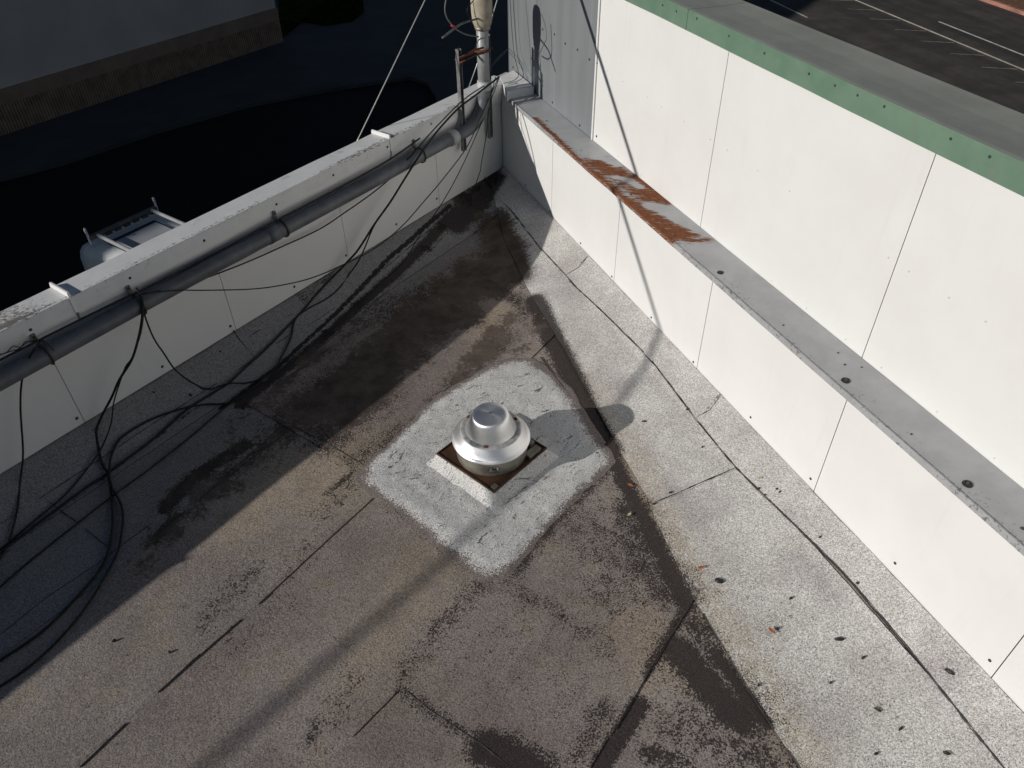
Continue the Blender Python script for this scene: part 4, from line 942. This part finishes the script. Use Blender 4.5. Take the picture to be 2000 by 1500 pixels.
gx = np.array([p[:2] for p in gpoly]); V, F = [], []
cen = gx.mean(0)
for i in range(5200):
    k = random.randrange(len(gx)); a, b_ = random.random(), random.random()
    if a+b_ > 1: a, b_ = 1-a, 1-b_
    p = cen+(gx[k]-cen)*a+(gx[(k+1) % len(gx)]-cen)*b_
    an = random.random()*6.28; h_ = .07+.09*random.random(); wx, wy = .02*math.cos(an), .02*math.sin(an); n = len(V)
    V += [(p[0]-wx, p[1]-wy, GZ+.125), (p[0]+wx, p[1]+wy, GZ+.125), (p[0]+wy*2, p[1]-wx*2, GZ+.125+h_)]; F.append((n, n+1, n+2))
n = len(V); V += [(x, y, GZ+.125) for x, y in gx]; F.append(tuple(range(n, n+len(gx))))
g_ = link('grass', mesh('grass', V, F), M_GRASS, None, 'stuff'); g_['label'] = 'dark patch of grass beyond the corner of the neighbour building'

# ------------------------------------------------------------------ van in the alley
M_VAN = simple('white_van_paint', (.74, .77, .77), .35, var=.06, spec=.5); M_GLASS = simple('dark_glass', (.02, .03, .05), .08, var=.1, spec=.6); M_RACK = simple('brushed_rack_tube', (.62, .63, .65), .35, .5, var=.1)
M_RUBT = simple('tyre_rubber', (.015, .015, .015), .8); M_NAVY = simple('navy_border', (.012, .018, .05), .5); M_BOARD = simple('grey_rack_board', (.12, .12, .125), .5, .3)
VZ = GZ+2.2
r0, r1, r2, r3 = [onz(u, v, VZ) for u, v in ((190, 459), (297, 411), (252, 487), (357, 438))]
vy = ((r2-r0)+(r3-r1)); vy /= np.linalg.norm(vy); vx = (r1-r0)-vy*((r1-r0)@vy); vx /= np.linalg.norm(vx)
vc = (r0+r1)/2; vc[2] = GZ
half = np.linalg.norm(r1-r0)/2
def Vp(a, b_, z): return vc+vx*a+vy*b_+UP*z                        # a across, b towards our wall
van = thing('parked_van', 'pale van with a silver ladder rack, half hidden behind the parapet', 'van', vc)
def van_body():
    st = [(-.30, .45, .85, .80), (-.28, .45, 1.05, .84), (.05, .40, 1.20, .86), (.45, .38, 1.62, .86), (.80, .38, 1.84, .87), (1.4, .38, 1.90, .88), (3.0, .38, 1.90, .88), (4.3, .38, 1.88, .88), (4.55, .40, 1.80, .86), (4.6, .45, 1.70, .84)]
    V, F = [], []
    for b_, z0, z1, hw in st:
        pr = [(-hw*.96, z0), (-hw, z0+.12), (-hw, z0+(z1-z0)*.55), (-hw*.97, z1-.20), (-hw*.92, z1-.09), (-hw*.82, z1-.025), (-hw*.5, z1), (0, z1+.012), (hw*.5, z1), (hw*.82, z1-.025), (hw*.92, z1-.09), (hw*.97, z1-.20), (hw, z0+(z1-z0)*.55), (hw, z0+.12), (hw*.96, z0)]
        for a, z in pr: V.append(Vp(a, 4.10-b_, z+.14*min(1, max(0, (z-.9)/.9))))
    k = 15
    for i in range(len(st)-1):
        for j in range(k): F.append((i*k+j, (i+1)*k+j, (i+1)*k+(j+1) % k, i*k+(j+1) % k))
    F.append(tuple(range(k))); F.append(tuple((len(st)-1)*k+j for j in range(k))[::-1])
    bm = bmesh.new(); m = mesh('b', V, F); bm.from_mesh(m); return bm_mesh(bm, 'body', True)
link('body', van_body(), M_VAN, van)
def vbox(name, a0, a1, b0, b1, z0, z1, mat, parent=van, bev=.01):
    bm = bmesh.new(); add_prism(bm, [Vp(a0, b0, z0), Vp(a1, b0, z0), Vp(a1, b1, z0), Vp(a0, b1, z0)], [Vp(a0, b0, z1), Vp(a1, b0, z1), Vp(a1, b1, z1), Vp(a0, b1, z1)], bev); return link(name, bm_mesh(bm, name), mat, parent)
fr_ = vbox('roof_border', -.50, .50, .10, 2.2, 2.025, 2.06, M_NAVY); vbox('roof_panel', -.40, .46, .22, 2.1, 2.055, 2.07, simple('grey_roof_panel', (.34, .365, .40), .35, var=.05), fr_)  # grey-blue panel with a navy border, laid on the van roof
bm = bmesh.new(); add_prism(bm, [Vp(-.7, 4.34, 1.26), Vp(.7, 4.34, 1.26), Vp(.66, 3.72, 1.76), Vp(-.66, 3.72, 1.76)], [Vp(-.7, 4.38, 1.28), Vp(.7, 4.38, 1.28), Vp(.66, 3.76, 1.80), Vp(-.66, 3.76, 1.80)]); link('windscreen', bm_mesh(bm, 'windscreen'), M_GLASS, van)
for sgn in (-1, 1):
    vbox('side_window', sgn*.872-.012, sgn*.872+.012, 2.7, 3.5, 1.28, 1.66, M_GLASS)
    for b_ in (.6, 3.9):
        c = Vp(sgn*.80, b_, .34); wv = [c+vy*.34*math.cos(t)+UP*.34*math.sin(t) for t in np.linspace(0, 6.283, 25)[:-1]]
        bm = bmesh.new(); add_prism(bm, [p-vx*.1 for p in wv], [p+vx*.1 for p in wv]); wh = link('wheel', bm_mesh(bm, 'wheel'), M_RUBT, van)
        wv = [c+vy*.2*math.cos(t)+UP*.2*math.sin(t) for t in np.linspace(0, 6.283, 17)[:-1]]; bm = bmesh.new(); add_prism(bm, [p-vx*.11 for p in wv], [p+vx*.11 for p in wv]); link('rim', bm_mesh(bm, 'rim'), M_RACK, wh)
# ladder rack
rack = link('ladder_rack', tube_mesh([Vp(-half, .0, 2.2), Vp(-half, 3.9, 2.2)], .035, 'ladder_rack', 12), M_RACK, van)
link('rack_rail', tube_mesh([Vp(half, .0, 2.2), Vp(half, 3.9, 2.2)], .035, seg=12), M_RACK, rack)
vbox('cross_board', -half-.12, half+.14, -.12, -.03, 2.13, 2.21, M_BOARD, rack)
vbox('cross_board', -half-.12, half+.14, 1.9, 1.98, 2.13, 2.19, M_BOARD, rack)
for a in (-half-.14, half+.15):
    link('end_post', tube_mesh([Vp(a, -.08, 1.62), Vp(a, -.08, 2.38)], .022, seg=10), M_RACK, rack)
    link('end_post', tube_mesh([Vp(a, 1.4, 1.75), Vp(a, 1.4, 2.36)], .020, seg=10), M_RACK, rack)
    link('rack_foot', tube_mesh([Vp(a, -.08, 1.66), Vp(a*.93, -.02, 1.62)], .018, seg=8), M_RACK, rack)
for k in range(5): vbox('board_cleat', -.42+k*.19, -.30+k*.19, -.03, .02, 2.12, 2.165, M_SCREW, rack, .004)

# ------------------------------------------------------------------ road on the far side of the tall wall
rdA, rdB = gp(1670, 0), gp(2000, 137); rd = (rdB-rdA); rd[2] = 0; rd /= np.linalg.norm(rd); rn = np.array([rd[1], -rd[0], 0])
if rn[0] < 0: rn = -rn
def Dp(s, o, z): return rdA+rd*s+rn*o+UP*z
rdang = math.degrees(math.atan2(rd[1], rd[0]))
M_ROAD = mat_asphalt('road_asphalt', (.078, .067, .062), rdang)
link('road', mesh('road', [Dp(-300, -9, .004), Dp(300, -9, .004), Dp(300, 5.6, .004), Dp(-300, 5.6, .004)], [(0, 1, 2, 3)]), M_ROAD, None, 'structure')
M_LINE = simple('worn_road_paint', (.66, .62, .55), .8, var=.25, scale=4); M_LINEY = simple('worn_cream_paint', (.66, .59, .47), .8, var=.3, scale=3)
def line(name, s0, s1, o, wd, mat, z=.008):
    link(name, mesh(name, [Dp(s0, o-wd/2, z), Dp(s1, o-wd/2, z), Dp(s1, o+wd/2, z), Dp(s0, o+wd/2, z)], [(0, 1, 2, 3)]), mat, bpy.data.objects['road'])
line('edge_line', -120, 60, 0, .11, M_LINEY)
pl_, pl2 = gp(1820, 44), gp(2000, 101)
o1 = (pl_-rdA)@rn; s1_ = (pl_-rdA)@rd; s2_ = (pl2-rdA)@rd; o2 = (pl2-rdA)@rn
line('lane_dash', s1_, s2_+1.0, (o1+o2)/2, .10, M_LINE)
for k in range(1, 4): line('lane_dash', s1_-9.2*k, s1_-9.2*k+4, (o1+o2)/2, .10, M_LINE); line('lane_dash', s1_+9.2*k, s1_+9.2*k+4, (o1+o2)/2, .10, M_LINE)
lo = (gp(1540, 17)-rdA)@rn; line('edge_line', -60, (gp(1582, 34)-rdA)@rd, lo, .09, M_LINE)
for i in range(10):
    s = -2.0+i*1.55; a, b_ = Dp(s, -1.15, .0085), Dp(s+.55, -.15, .0085); link('pavement_crack', mesh('pavement_crack', [a, a+rd*.02, b_+rd*.03, b_], [(0, 1, 2, 3)]), M_LINEY, bpy.data.objects['road'])
ke = (gp(1900, 0)-rdA)@rn; ke2 = (gp(2000, 27)-rdA)@rn; ko = (ke+ke2)/2
M_KERB = simple('worn_red_kerb', (.33, .16, .12), .85, var=.3, scale=3, bump=.2); M_SOIL = simple('red_brown_mulch', (.17, .075, .035), .95, var=.5, scale=9, bump=.8, bscale=25)
fbox('kerb', Dp, -120, 60, ko, ko+.2, -.01, .14, M_KERB, None, .02, 'structure')
link('verge', mesh('verge', [Dp(-120, ko+.2, .12), Dp(60, ko+.2, .12), Dp(60, ko+60, .12), Dp(-120, ko+60, .12)], [(0, 1, 2, 3)]), M_SOIL, None, 'structure')
